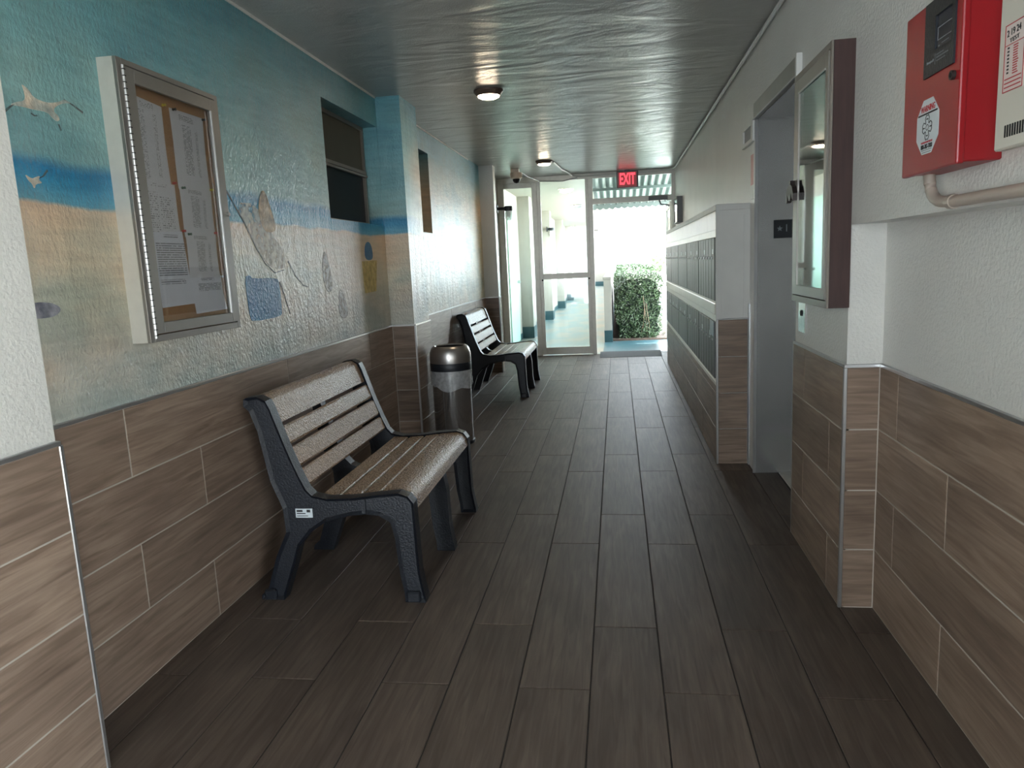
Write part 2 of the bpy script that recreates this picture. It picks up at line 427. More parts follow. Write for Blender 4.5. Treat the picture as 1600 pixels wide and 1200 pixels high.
def box(bm, x0, x1, y0, y1, z0, z1, bev=0.0, seg=1):
    x0, x1 = min(x0, x1), max(x0, x1); y0, y1 = min(y0, y1), max(y0, y1); z0, z1 = min(z0, z1), max(z0, z1)
    r = bmesh.ops.create_cube(bm, size=1.0)
    vs = r['verts']
    for v in vs:
        v.co = Vector((x0 if v.co.x < 0 else x1, y0 if v.co.y < 0 else y1, z0 if v.co.z < 0 else z1))
    if bev > 0:
        es = list({e for v in vs for e in v.link_edges})
        bmesh.ops.bevel(bm, geom=es, offset=bev, segments=seg, affect='EDGES', profile=0.5)
    return vs
def B(*a, **k):
    bm = bmesh.new(); box(bm, *a, **k); return bm
def BB(*boxes, bev=0.0):
    bm = bmesh.new()
    for b in boxes: box(bm, *b, bev=bev)
    return bm

def frame_x(x0, x1, y0, y1, z0, z1, wl_, wr_, wb, wt):
    """four butt-jointed bars of a rectangular frame lying in a plane of constant X"""
    return [(x0, x1, y0, y0 + wl_, z0, z1), (x0, x1, y1 - wr_, y1, z0, z1), (x0, x1, y0 + wl_, y1 - wr_, z0, z0 + wb), (x0, x1, y0 + wl_, y1 - wr_, z1 - wt, z1)]
def lathe(bm, prof, cx, cy, z0=0.0, n=32, sx=1.0, sy=1.0):
    rings = []
    for r, z in prof:
        rings.append([bm.verts.new((cx + r * sx * math.cos(2 * math.pi * i / n), cy + r * sy * math.sin(2 * math.pi * i / n), z0 + z)) for i in range(n)])
    for a, b in zip(rings, rings[1:]):
        for i in range(n): bm.faces.new((a[i], a[(i + 1) % n], b[(i + 1) % n], b[i]))
    if prof[0][0] > 1e-4: bm.faces.new(rings[0])
    if prof[-1][0] > 1e-4: bm.faces.new(rings[-1])
    bmesh.ops.remove_doubles(bm, verts=bm.verts, dist=1e-5)
    return bm

def tube(bm, pts, r, n=10):
    pts = [Vector(p) for p in pts]
    rings = []
    up = Vector((0.13, 0.27, 1)).normalized()
    for i, p in enumerate(pts):
        d = (pts[min(i + 1, len(pts) - 1)] - pts[max(i - 1, 0)]).normalized()
        a = d.cross(up)
        if a.length < 1e-3: a = d.cross(Vector((1, 0, 0)))
        a.normalize(); b = d.cross(a)
        rings.append([bm.verts.new(p + r * (math.cos(2 * math.pi * k / n) * a + math.sin(2 * math.pi * k / n) * b)) for k in range(n)])
    for a, b in zip(rings, rings[1:]):
        for k in range(n): bm.faces.new((a[k], a[(k + 1) % n], b[(k + 1) % n], b[k]))
    bm.faces.new(rings[0]); bm.faces.new(rings[-1])
    return bm
def arc(p0, corner, p1, n=6):
    p0, c, p1 = Vector(p0), Vector(corner), Vector(p1)
    return [(1 - t) ** 2 * p0 + 2 * t * (1 - t) * c + t * t * p1 for t in [i / n for i in range(n + 1)]]

def prism_y(bm, prof, y0, y1):
    a = [bm.verts.new((x, y0, z)) for x, z in prof]; b = [bm.verts.new((x, y1, z)) for x, z in prof]
    bm.faces.new(a); bm.faces.new(list(reversed(b)))
    n = len(prof)
    for i in range(n): bm.faces.new((a[i], b[i], b[(i + 1) % n], a[(i + 1) % n]))
    return bm
def prism_x(bm, prof, x0, x1):
    a = [bm.verts.new((x0, y, z)) for y, z in prof]; b = [bm.verts.new((x1, y, z)) for y, z in prof]
    bm.faces.new(a); bm.faces.new(list(reversed(b)))
    n = len(prof)
    for i in range(n): bm.faces.new((a[i], b[i], b[(i + 1) % n], a[(i + 1) % n]))
    return bm

FACE_NEGX = Matrix(((0, 0, -1), (-1, 0, 0), (0, 1, 0)))     # text on the right wall
FACE_POSX = Matrix(((0, 0, 1), (1, 0, 0), (0, 1, 0)))       # text on the left wall
FACE_NEGY = Matrix(((1, 0, 0), (0, 0, -1), (0, 1, 0)))      # text facing the camera
def text(s, size, loc, rot, mat, parent, name, ext=0.0004, width=None, tilt=0.0, bold=0.0):
    cu = bpy.data.curves.new('t', 'FONT'); cu.body = s; cu.size = size; cu.extrude = ext; cu.align_x = 'CENTER'; cu.align_y = 'CENTER'
    cu.offset = bold
    to = bpy.data.objects.new('t', cu); C.objects.link(to)
    dg = bpy.context.evaluated_depsgraph_get()
    me = bpy.data.meshes.new_from_object(to.evaluated_get(dg))
    bpy.data.objects.remove(to); bpy.data.curves.remove(cu)
    mw = max(v.co.x for v in me.vertices) - min(v.co.x for v in me.vertices)
    sx = width / mw if width else 1.0
    R = rot.to_4x4() @ Matrix.Rotation(tilt, 4, 'Z') @ Matrix.Diagonal((sx, 1, 1, 1))
    T = Matrix.Translation(Vector(loc) - wl(parent))
    me.transform(T @ R)
    me.materials.clear(); me.materials.append(M[mat]); me.name = name
    o = bpy.data.objects.new(name, me); link(o, parent); WL[o.name] = wl(parent)
    return o

# ---- tiles: local X = length, Y = width, Z = out of the surface (face at z = 0)
_tiles = {}
TH = 0.009
def tile_mesh(L, W):
    k = (round(L, 3), round(W, 3))
    if k not in _tiles:
        bm = bmesh.new()
        c = 0.0016
        lo = [bm.verts.new((sx * L / 2, sy * W / 2, -TH)) for sx, sy in ((-1, -1), (1, -1), (1, 1), (-1, 1))]
        mi = [bm.verts.new((sx * L / 2, sy * W / 2, -c)) for sx, sy in ((-1, -1), (1, -1), (1, 1), (-1, 1))]
        hi = [bm.verts.new((sx * (L / 2 - c), sy * (W / 2 - c), 0)) for sx, sy in ((-1, -1), (1, -1), (1, 1), (-1, 1))]
        for a, b in ((lo, mi), (mi, hi)):
            for i in range(4): bm.faces.new((a[i], a[(i + 1) % 4], b[(i + 1) % 4], b[i]))
        bm.faces.new(hi)
        me = bpy.data.meshes.new('tile'); bm.to_mesh(me); bm.free()
        _tiles[k] = me
    return _tiles[k]
def tile(center, L, W, rot, mat, parent, gap=0.004):
    me = tile_mesh(L - gap, W - gap)
    key = (me.name, mat)
    if not me.materials: me.materials.append(M[mat])
    elif me.materials[0] != M[mat]:
        k2 = (round(L - gap, 3), round(W - gap, 3), mat)
        if k2 not in _tiles:
            m2 = me.copy(); m2.materials.clear(); m2.materials.append(M[mat]); _tiles[k2] = m2
        me = _tiles[k2]
    o = bpy.data.objects.new('tile', me); link(o, parent)
    o.matrix_local = Matrix.Translation(Vector(center) - wl(parent)) @ rot.to_4x4()
    return o
ROT_FLOOR = Matrix(((0, -1, 0), (1, 0, 0), (0, 0, 1)))       # length along Y
def run_tiles(parent, rot, mk, lo, hi, joints, row_c, W, mat):
    """a course from lo to hi with given joint positions; mk(c) -> centre"""
    cuts = [lo] + [j for j in sorted(joints) if lo + 0.012 < j < hi - 0.012] + [hi]
    for a, b in zip(cuts, cuts[1:]): tile(mk((a + b) / 2), b - a, W, rot, mat, parent)

CEIL = 2.453
XL = -1.573      # left tile face
XP = -1.405      # pilaster tile face
XR = 0.780       # right tile face
XN = 0.898       # niche tile face
YS = 10.35       # storefront plane
EXEC_PARTS = True

# ================================================================ SETTING
# ---- floor
fl = obj('floor', B(-1.75, 1.35, BACK_Y, YS - 0.02, -0.16, -0.0035), 'grout_dark', kind='structure', origin=(0, 0, 0))
SW, SL = 0.2235, 1.195
for k in range(-8, 4):
    x0 = max(0.112 + SW * k, -1.60); x1 = min(0.112 + SW * (k + 1), 0.92)
    off = 2.10 if k % 2 == 0 else 2.50
    y = off - SL * 2 if k % 2 else off - SL * 2
    lo, hi = -0.25, YS - 0.03
    js = [off + SL * n for n in range(-3, 9)]
    run_tiles(fl, ROT_FLOOR, lambda c, xc=(x0 + x1) / 2: (xc, c, 0.0), lo, hi, js, 0, x1 - x0, 'floor_tile')
# ---- ceiling
obj('ceiling', B(-1.9, 1.4, BACK_Y, YS + 0.05, CEIL, CEIL + 0.2), 'ceiling', kind='structure', origin=(0, 0, CEIL))

# ---- left wall
PX = XL - 0.010         # paint plane
wall = bmesh.new()
W1 = (4.055, 5.018, 1.606, 2.259)
W2 = (5.48, 6.40, 1.60, 2.27)
ys = [1.60, W1[0], W1[1], W2[0], W2[1], 8.86]
for i, (a, b) in enumerate(zip(ys, ys[1:])):
    if (a, b) == W1[:2] or (a, b) == W2[:2]:
        ww = W1 if i == 1 else W2
        box(wall, PX - 0.25, PX, a, b, 0, ww[2]); box(wall, PX - 0.25, PX, a, b, ww[3], CEIL)
    else: box(wall, PX - 0.25, PX, a, b, 0, CEIL)
wall_left = obj('wall_left', wall, 'mural', kind='structure', origin=(0, 0, 0))
TT = 0.912            # wainscot top
RP = 0.2275
ROT_L = Matrix(((0, 0, 1), (1, 0, 0), (0, 1, 0)))       # length along +Y, width along Z, out +X
def wainscot_left(parent, x, y0, y1, joints_odd, joints_even, rp=RP, rot=ROT_L, top=TT - 0.002):
    for r in range(4):
        zt = top - rp * r
        zb = max(zt - rp, 0.0)
        run_tiles(parent, rot, lambda c, zc=(zt + zb) / 2: (x, c, zc), y0, y1, joints_odd if r % 2 == 0 else joints_even, 0, zt - zb, 'wall_tile')
JO = [2.117 + 1.2 * n for n in range(-2, 8)]; JE = [2.52 + 1.2 * n for n in range(-2, 8)]
obj('grout_bed', B(PX - 0.01, XL - 0.0012, 1.645, 5.018, 0, TT - 0.003), 'grout', wall_left)
wainscot_left(wall_left, XL, 1.645, 5.016, JO, JE)
obj('grout_bed', B(PX - 0.01, XL - 0.0012, 5.44, 8.81, 0, TT - 0.003), 'grout', wall_left)
wainscot_left(wall_left, XL, 5.44, 8.81, JO, JE)
for a, b in ((1.645, 5.016), (5.44, 8.81)):
    obj('edge_trim', B(PX - 0.002, XL + 0.002, a, b, TT - 0.003, TT + 0.009, bev=0.002), 'chrome', wall_left)

ROT_NY = Matrix(((1, 0, 0), (0, 0, -1), (0, 1, 0)))     # length along X, out -Y
def pilaster(y0, y1, mat, near=False):
    p = obj('pilaster', B(PX - 0.05, XP - 0.010, y0 + (0 if near else 0.008), y1, 0, CEIL), mat, wall_left)
    obj('grout_bed', B(PX, XP - 0.0012, y0 + 0.0012, y1, 0, TT - 0.003), 'grout', p)
    for r in range(4):
        zt = TT - 0.002 - RP * r; zb = max(zt - RP, 0)
        if near:
            run_tiles(p, ROT_L, lambda c, zc=(zt + zb) / 2: (XP, c, zc), y0, y1, [0.94, 0.2], 0, zt - zb, 'wall_tile')
            tile(((XL + XP) / 2, y1 + TH - 0.0, (zt + zb) / 2), XP - XL, zt - zb, Matrix(((-1, 0, 0), (0, 0, 1), (0, 1, 0))), 'wall_tile', p)
        else:
            tile(((XL + XP) / 2, y0, (zt + zb) / 2), XP - XL, zt - zb, ROT_NY, 'wall_tile', p)
            run_tiles(p, ROT_L, lambda c, zc=(zt + zb) / 2: (XP, c, zc), y0, y1, [], 0, zt - zb, 'wall_tile')
    obj('edge_trim', B(PX, XP + 0.003, y0 - 0.002, y1 + 0.004, TT - 0.003, TT + 0.009, bev=0.002), 'chrome', p)
    yc = y1 if near else y0
    obj('corner_trim', B(XP - 0.010, XP + 0.003, yc - 0.004, yc + 0.010, 0, TT - 0.003, bev=0.002), 'chrome', p)
    return p
pilaster(-0.3, 1.636, 'white_paint', near=True)
pilaster(5.018, 5.44, 'mural')
p3 = pilaster(8.81, 8.965, 'white_paint')
obj('wall_left', B(-1.9, -1.60, 8.965, YS + 0.04, 0, CEIL), 'white_paint', kind='structure', origin=(-1.45, 9.6, 0))
obj('wall_left', B(-1.9, XP - 0.010, BACK_Y, -0.3, 0, CEIL), 'white_paint', kind='structure', origin=(-1.45, -1, 0))
obj('trim_1', B(PX - 0.004, PX + 0.006, 1.645, 5.02, CEIL - 0.012, CEIL), 'white_paint', kind='structure', origin=(PX, 3, CEIL))
obj('trim_2', B(PX - 0.004, PX + 0.006, 5.44, 8.2, CEIL - 0.012, CEIL), 'white_paint', kind='structure', origin=(PX, 7, CEIL))

# mural brushwork as thin paint on the wall
def decal(name, mat, pts, x=PX, h=0.0012):
    bm = bmesh.new(); prism_x(bm, pts, x - 0.001, x + h)
    return obj(name, bm, mat, wall_left)
def stroke(pts, w0, w1=None):
    w1 = w0 if w1 is None else w1
    L_, R_ = [], []
    for i, p in enumerate(pts):
        a = Vector(pts[max(i - 1, 0)]); b = Vector(pts[min(i + 1, len(pts) - 1)])
        d = (b - a).normalized(); n = Vector((-d.y, d.x)); ww = (w0 + (w1 - w0) * i / max(1, len(pts) - 1)) / 2
        q = Vector(p); L_.append(tuple(q + n * ww)); R_.append(tuple(q - n * ww))
    return L_ + R_[::-1]
def smoothpoly(pts, it=2):
    for _ in range(it):
        o = []
        for i, p in enumerate(pts):
            q = pts[(i + 1) % len(pts)]
            o += [(0.75 * p[0] + 0.25 * q[0], 0.75 * p[1] + 0.25 * q[1]), (0.25 * p[0] + 0.75 * q[0], 0.25 * p[1] + 0.75 * q[1])]
        pts = o
    return pts
decal('painted_gull', 'd_gull', smoothpoly([(1.845, 1.786), (1.871, 1.799), (1.905, 1.808), (1.905, 1.835), (1.897, 1.852), (1.92, 1.842), (1.935, 1.822), (1.985, 1.818), (2.03, 1.829), (2.056, 1.843), (2.085, 1.836), (2.05, 1.831), (2.01, 1.812), (2.006, 1.797), (2.02, 1.792), (2.026, 1.779), (2.012, 1.772), (1.996, 1.781), (1.98, 1.793), (1.93, 1.79), (1.88, 1.79)]))
decal('painted_wing_tip', 'd_line', stroke([(1.817, 1.759), (1.846, 1.781), (1.866, 1.793)], 0.007, 0.003))
decal('painted_wing_tip', 'd_line', stroke([(2.128, 1.818), (2.086, 1.833), (2.054, 1.842)], 0.007, 0.002))
decal('painted_beak', 'd_line', [(2.016, 1.766), (2.021, 1.767), (2.027, 1.75), (2.022, 1.749)])
decal('painted_foot', 'd_line', stroke([(1.918, 1.778), (1.93, 1.774), (1.94, 1.776)], 0.004))
decal('painted_tern', 'd_gull', smoothpoly([(1.862, 1.612), (1.885, 1.6), (1.9, 1.606), (1.918, 1.612), (1.91, 1.6), (1.924, 1.592), (1.898, 1.588), (1.89, 1.572), (1.884, 1.588), (1.875, 1.592)], 1))
decal('painted_wing_tip', 'd_line', stroke([(1.949, 1.63), (1.93, 1.612), (1.912, 1.604)], 0.006, 0.002))
decal('painted_stone', 'd_stone', smoothpoly([(1.80, 1.262), (1.85, 1.266), (1.90, 1.259), (1.926, 1.243), (1.91, 1.226), (1.87, 1.219), (1.80, 1.222)]))
decal('painted_sail', 'd_hull', smoothpoly([(2.985, 1.617), (3.18, 1.626), (3.30, 1.50), (3.40, 1.43), (3.43, 1.34), (3.30, 1.335), (3.21, 1.37), (3.10, 1.47)], 1))
decal('painted_figure', 'd_sail', smoothpoly([(3.19, 1.60), (3.235, 1.685), (3.275, 1.69), (3.31, 1.63), (3.365, 1.52), (3.30, 1.50), (3.22, 1.51)]), h=0.0018)
decal('painted_rope', 'd_line', stroke([(2.93, 1.66), (3.06, 1.53), (3.142, 1.428), (3.214, 1.36), (3.30, 1.318), (3.40, 1.33)], 0.008, 0.004), h=0.0016)
decal('painted_rope', 'd_line', stroke([(3.34, 1.275), (3.38, 1.20), (3.42, 1.118)], 0.010, 0.006), h=0.0016)
decal('painted_rope', 'd_line', stroke([(3.45, 1.37), (3.52, 1.30), (3.60, 1.25), (3.66, 1.24)], 0.010, 0.004), h=0.0016)
decal('painted_bag', 'd_blue', smoothpoly([(3.012, 1.20), (3.008, 1.308), (3.06, 1.312), (3.07, 1.296), (3.31, 1.296), (3.335, 1.27), (3.335, 1.13), (3.31, 1.113), (3.04, 1.11), (3.02, 1.13)], 1))
decal('painted_bottle', 'd_grey', smoothpoly([(3.86, 1.31), (3.90, 1.42), (3.94, 1.42), (3.99, 1.30), (3.99, 1.20), (3.90, 1.20)]))
decal('painted_bottle', 'd_grey', smoothpoly([(4.06, 1.06), (4.07, 1.16), (4.10, 1.21), (4.14, 1.20), (4.22, 1.07), (4.14, 1.03)]))
decal('painted_yellow_patch', 'd_yellow', [(4.515, 1.365), (4.81, 1.372), (4.755, 1.17), (4.53, 1.165)])  # plain yellow patch added in place of a mural figure
decal('painted_blue_shape', 'd_blue', smoothpoly([(4.58, 1.372), (4.585, 1.46), (4.64, 1.492), (4.70, 1.485), (4.735, 1.44), (4.735, 1.374)]))  # plain blue shape added above the yellow patch

# windows in the left wall (recessed single-hung units)
def wall_window(n, ww, frame_y0, frame_y1):
    y0, y1, z0, z1 = ww
    fx = PX - 0.095
    r = obj('window_%d' % n, BB(*frame_x(fx - 0.03, fx, frame_y0, frame_y1, z0, z1, 0.02, 0.03, 0.022, 0.022)), 'bronze_frame', kind='structure', origin=(fx, y0, z0))
    zm = (z0 + z1) / 2 + 0.02
    obj('meeting_rail', BB((fx - 0.03, fx + 0.006, frame_y0, frame_y1 - 0.01, zm - 0.004, zm + 0.016), (fx - 0.03, fx + 0.012, frame_y0, frame_y1 - 0.01, zm - 0.024, zm - 0.010)), 'bronze_frame', r)
    obj('upper_pane', B(fx - 0.026, fx - 0.014, frame_y0 + 0.02, frame_y1 - 0.03, zm, z1 - 0.02), 'blind', r)
    obj('lower_pane', B(fx - 0.022, fx - 0.012, frame_y0 + 0.02, frame_y1 - 0.03, z0 + 0.02, zm - 0.02), 'dark_glass', r)
    obj('sash_stile', B(fx - 0.012, fx + 0.006, frame_y1 - 0.046, frame_y1 - 0.0305, z0 + 0.0225, zm - 0.0245), 'bronze_frame', r)
    obj('sill', B(fx + 0.0005, fx + 0.035, frame_y0, frame_y1, z0 - 0.004, z0 + 0.010, bev=0.003), 'bronze_frame', r)
    obj('wall_fill', B(fx - 0.16, fx - 0.03, y0 - 0.05, y1 + 0.05, z0 - 0.05, z1 + 0.05), 'dark_inside', r)
wall_window(1, W1, W1[0], W1[1] - 0.005)
wall_window(2, W2, W2[0], W2[1])

# ---- right wall (with niche, elevator opening)
rw = bmesh.new()
PR = XR + 0.010
box(rw, PR, 1.35, 2.70, 3.46, 0, CEIL)
box(rw, PR, 1.35, -0.05, 2.70, 1.385, CEIL); box(rw, PR, 1.35, BACK_Y, -0.05, 2.25, CEIL)
box(rw, XN + 0.010, 1.35, -0.05, 2.70, 0, 1.385)

box(rw, PR, 1.35, 3.46, 4.45, 2.04, CEIL)
box(rw, PR, 1.35, 4.45, YS + 0.05, 0, CEIL)
wall_right = obj('wall_right', rw, 'white_paint', kind='structure', origin=(0, 0, 0))
ROT_R = Matrix(((0, 0, -1), (-1, 0, 0), (0, 1, 0)))     # length along -Y, out -X
RR, TR = 0.2235, 0.896
obj('grout_bed', BB((XR + 0.0012, PR + 0.01, 2.6912, 3.452, 0, TR - 0.002)), 'grout', wall_right)
obj('grout_bed', BB((XN + 0.0012, XN + 0.02, 0.25, 2.695, 0, TR - 0.002)), 'grout', wall_right)
obj('grout_bed', BB((XR + 0.0012, XN + 0.01, 2.6912, 2.71, 0, TR - 0.002)), 'grout', wall_right)
for r in range(4):
    zt = TR - 0.001 - RR * r; zb = max(zt - RR, 0.0); zc = (zt + zb) / 2
    run_tiles(wall_right, ROT_R, lambda c: (XR, c, zc), 2.692, 3.452, [3.25] if r % 2 == 0 else [2.86], 0, zt - zb, 'wall_tile')
    run_tiles(wall_right, ROT_R, lambda c: (XN, c, zc), 0.25, 2.690, [2.52 - 1.195, 2.52] if r % 2 == 0 else [2.13, 2.13 - 1.195], 0, zt - zb, 'wall_tile')
    tile(((XR + XN) / 2, 2.690, zc), XN - XR, zt - zb, ROT_NY, 'wall_tile', wall_right)
obj('edge_trim', BB((XR - 0.002, PR + 0.002, 2.700, 3.455, TR - 0.002, TR + 0.009), (XR - 0.002, XN - 0.002, 2.686, 2.70, TR - 0.002, TR + 0.009), (XN - 0.002, XN + 0.012, 0.25, 2.70, TR - 0.002, TR + 0.009), bev=0.001), 'chrome', wall_right)
obj('corner_trim', B(XR - 0.003, XR + 0.010, 2.686, 2.699, 0, TR - 0.002, bev=0.002), 'chrome', wall_right)
obj('corner_trim', B(XR - 0.001, XR + 0.010, 3.449, 3.459, 0, TR, bev=0.002), 'chrome', wall_right)

# ---- elevator entrance
dr = empty('door_1', (1.0, 3.95, 0), kind='structure')
obj('door_jamb', B(0.795, 1.20, 4.44, 4.46, 0, 2.06), 'steel_jamb', dr, label='stainless far jamb')
obj('door_jamb', B(0.795, 1.20, 3.452, 3.466, 0, 2.06), 'steel_jamb', dr)
obj('door_head', B(0.795, 1.20, 3.452, 4.46, 2.036, 2.05), 'steel', dr)
obj('head_casing', BB((0.772, 0.80, 3.44, 4.445, 2.036, 2.122), bev=0.003), 'alu_warm', dr)
obj('casing_bead', B(0.768, 0.774, 3.44, 4.445, 2.034, 2.040), 'chrome', dr)
obj('head_clip', B(0.766, 0.795, 3.415, 3.439, 2.025, 2.125, bev=0.002), 'white_plastic', dr)
obj('jamb_edge', B(0.780, 0.797, 4.438, 4.452, 0, 2.036), 'chrome', dr)
obj('door_panel', B(1.16, 1.19, 3.466, 3.953, 0.01, 2.04), 'steel', dr)
obj('door_panel', B(1.18, 1.21, 3.953, 4.44, 0.01, 2.04), 'steel', dr)
obj('sill', B(0.93, 1.25, 3.466, 4.44, -0.01, 0.004), 'alu', dr)
fp = obj('floor_plate', B(0.885, 0.985, 4.434, 4.44, 1.379, 1.481, bev=0.002), 'dark_inside', dr, label='dark raised floor designation plate')
star = []
for i in range(10):
    rr = 0.017 if i % 2 == 0 else 0.007
    star.append((0.918 + rr * math.sin(i * math.pi / 5), 1.432 + rr * math.cos(i * math.pi / 5)))
bm = bmesh.new(); prism_y(bm, star, 4.4326, 4.4345); obj('star', bm, 'grey_ink', fp)
text('1', 0.058, (0.955, 4.433, 1.432), FACE_NEGY, 'grey_ink', fp, 'numeral')

# ---- storefront at the far end
sf = empty('window_3', (-0.45, YS, 0), kind='structure')
def bar(name, x0, x1, z0, z1, y0=YS - 0.045, y1=YS + 0.0, mat='alu', parent=None):
    return obj(name, B(x0, x1, y0, y1, z0, z1, bev=0.003), mat, parent or sf)
bar('jamb', -1.60, -1.515, 0, CEIL)
bar('header', -1.515, 0.80, 2.3855, CEIL)
bar('mullion', -1.129, -1.060, 0, 2.385)
bar('mullion', -0.363, -0.300, 0, 2.385)
bar('jamb', 0.743, 0.80, 0, 2.385)
bar('top_rail', -1.515, -1.129, 2.315, 2.385)
bar('bottom_rail', -1.515, -1.129, 0, 0.15)
obj('glass_pane', B(-1.515, -1.129, YS - 0.026, YS - 0.020, 0.15, 2.315), 'glass', sf)
fd = sf
bar('door_stile', -1.060, -1.012, 0.01, 2.385, YS - 0.040, YS - 0.005)
bar('door_stile', -0.402, -0.363, 0.01, 2.385, YS - 0.040, YS - 0.005)
bar('bottom_rail', -1.012, -0.402, 0.012, 0.112, YS - 0.040, YS - 0.005)
bar('mid_rail', -1.012, -0.402, 1.065, 1.140, YS - 0.050, YS - 0.005)
obj('glass_pane', B(-1.012, -0.402, YS - 0.026, YS - 0.020, 0.112, 1.065), 'glass', sf)
obj('glass_pane', B(-1.012, -0.402, YS - 0.026, YS - 0.020, 1.140, 2.385), 'glass', sf)
for x in (-1.035, -0.392):
    obj('corner_bracket', B(x, x + 0.022, YS - 0.056, YS - 0.045, 1.045, 1.066), 'dark_slot', sf)
bar('transom_bar', -0.300, 0.743, 2.045, 2.118)
obj('glass_pane', B(-0.300, 0.743, YS - 0.026, YS - 0.020, 2.118, 2.385), 'glass', sf)
# open door leaf beyond the frame, hinged on the right jamb
dl = empty('door_2', (0.76, YS + 0.03, 0), kind='structure')
obj('door_stile', B(0.725, 0.765, YS + 0.02, YS + 0.10, 0.02, 2.035), 'alu', dl)
obj('door_stile', B(0.725, 0.765, YS + 0.92, YS + 1.00, 0.02, 2.035), 'alu', dl)
obj('top_rail', B(0.725, 0.765, YS + 0.10, YS + 0.92, 1.955, 2.035), 'alu', dl)
obj('mid_rail', B(0.725, 0.765, YS + 0.10, YS + 0.92, 1.03, 1.11), 'alu', dl)
obj('bottom_rail', B(0.725, 0.765, YS + 0.10, YS + 0.92, 0.02, 0.15), 'alu', dl)
obj('glass_pane', B(0.742, 0.748, YS + 0.10, YS + 0.92, 0.15, 1.03), 'glass', dl)
obj('glass_pane', B(0.742, 0.748, YS + 0.10, YS + 0.92, 1.11, 1.955), 'glass', dl)
# door closer
dc = empty('door_closer', (0.57, YS - 0.09, 2.05), 'grey overhead door closer with bent arm above the open doorway', 'door closer')
obj('body', B(0.44, 0.69, YS - 0.10, YS - 0.045, 2.045, 2.105, bev=0.006), 'grey_plastic', dc)
bm = bmesh.new(); tube(bm, [(0.58, YS - 0.08, 2.046), (0.60, YS - 0.06, 1.995), (0.70, YS + 0.04, 1.985), (0.735, YS + 0.30, 1.985)], 0.010, 8)
obj('arm', bm, 'grey_plastic', dc)
obj('added_shade_roof', BB((1.4, 4.6, -6.0, 3.0, CEIL, CEIL + 0.2), (-3.0, 1.4, -6.0, BACK_Y - 0.15, CEIL, CEIL + 0.2)), 'white_paint', kind='structure', origin=(2, -2, CEIL))  # unseen roofs added to shade the ground outside the rear openings
# rear of the room: wall pieces beside the entrance behind the camera
obj('wall_back', BB((-1.9, -1.55, BACK_Y - 0.15, BACK_Y, 0, CEIL), (-0.65, 1.4, BACK_Y - 0.15, BACK_Y, 0, CEIL), (-1.9, 1.4, BACK_Y - 0.15, BACK_Y, 2.3, CEIL + 0.2)), 'back_paint', kind='structure', origin=(0, BACK_Y, 0))

# ================================================================ OBJECTS
# ---- benches
OUT = [(-1.459, 0.832), (-1.447, 0.839), (-1.404, 0.843), (-1.369, 0.825), (-1.354, 0.792), (-1.326, 0.702), (-1.296, 0.611), (-1.264, 0.527), (-1.238, 0.467), (-1.214, 0.441), (-1.154, 0.427), (-1.057, 0.430), (-0.957, 0.442), (-0.86, 0.450), (-0.823, 0.437), (-0.802, 0.409), (-0.800, 0.292), (-0.796, 0.125), (-0.785, 0.05), (-0.779, 0.02), (-0.779, 0.0), (-0.862, 0.0), (-0.864, 0.044), (-0.877, 0.124), (-0.887, 0.27), (-0.9, 0.331), (-0.945, 0.359), (-0.996, 0.365), (-1.063, 0.359), (-1.163, 0.335), (-1.234, 0.289), (-1.288, 0.227), (-1.316, 0.145), (-1.353, 0.049), (-1.372, 0.0), (-1.470, 0.0), (-1.467, 0.02), (-1.436, 0.047), (-1.388, 0.185), (-1.336, 0.289), (-1.340, 0.388), (-1.382, 0.502), (-1.414, 0.703), (-1.440, 0.785), (-1.462, 0.806)]
def frame_bm(prof, y0, y1):
    bm = bmesh.new(); prism_y(bm, prof, y0, y1)
    bmesh.ops.recalc_face_normals(bm, faces=bm.faces)
    sides = [f for f in bm.faces if len(f.verts) > 6]
    bmesh.ops.inset_region(bm, faces=sides, thickness=0.013, depth=0, use_even_offset=True)
    bmesh.ops.triangulate(bm, faces=[])
    sides = [f for f in bm.faces if len(f.verts) > 6]
    for f in sides:
        bmesh.ops.translate(bm, verts=f.verts, vec=-f.normal * 0.012)
    return bm
def slat(p0, p1, th, y0, y1, r=0.008):
    """board whose visible face runs p0->p1 in (x,z); thickness th behind it"""
    a, b = Vector(p0), Vector(p1); d = (b - a).normalized(); n = Vector((d.y, -d.x))
    if n.x < 0 and abs(n.x) > abs(n.y): n = -n
    if abs(n.y) >= abs(n.x) and n.y < 0: n = -n
    q = [a + d * r, b - d * r, b - n * r * 0.8, b - n * th, a - n * th, a - n * r * 0.8]
    bm = bmesh.new(); prism_y(bm, [(v.x, v.y) for v in q], y0, y1); return bm
def rolled(path, th, y0, y1):
    P_ = [Vector(p) for p in path]; inner = []
    for i, p in enumerate(P_):
        d = (P_[min(i + 1, len(P_) - 1)] - P_[max(i - 1, 0)]).normalized(); inner.append(p - Vector((-d.y, d.x)) * th)
    prof = [(v.x, v.y) for v in P_] + [(v.x, v.y) for v in reversed(inner)]
    bm = bmesh.new(); prism_y(bm, prof, y0, y1); return bm
bench = empty('park_bench', (-1.13, 3.22, 0), 'near slatted bench with brown boards and dark end frames, beside the noticeboard wall', 'bench', 'slatted benches along the mural wall')
e1 = obj('end_frame', frame_bm(OUT, 2.660, 2.716), 'bench_frame', bench)
obj('end_frame', frame_bm(OUT, 3.724, 3.780), 'bench_frame', bench)
MID = list(OUT)
for i in range(0, 10): MID[i] = (OUT[i][0] - 0.036, OUT[i][1] - 0.02)
for i in range(10, 15): MID[i] = (OUT[i][0], OUT[i][1] - 0.045)
MID[15] = (-0.815, 0.38); MID[0] = (-1.462, 0.80); MID[44] = (-1.462, 0.79)
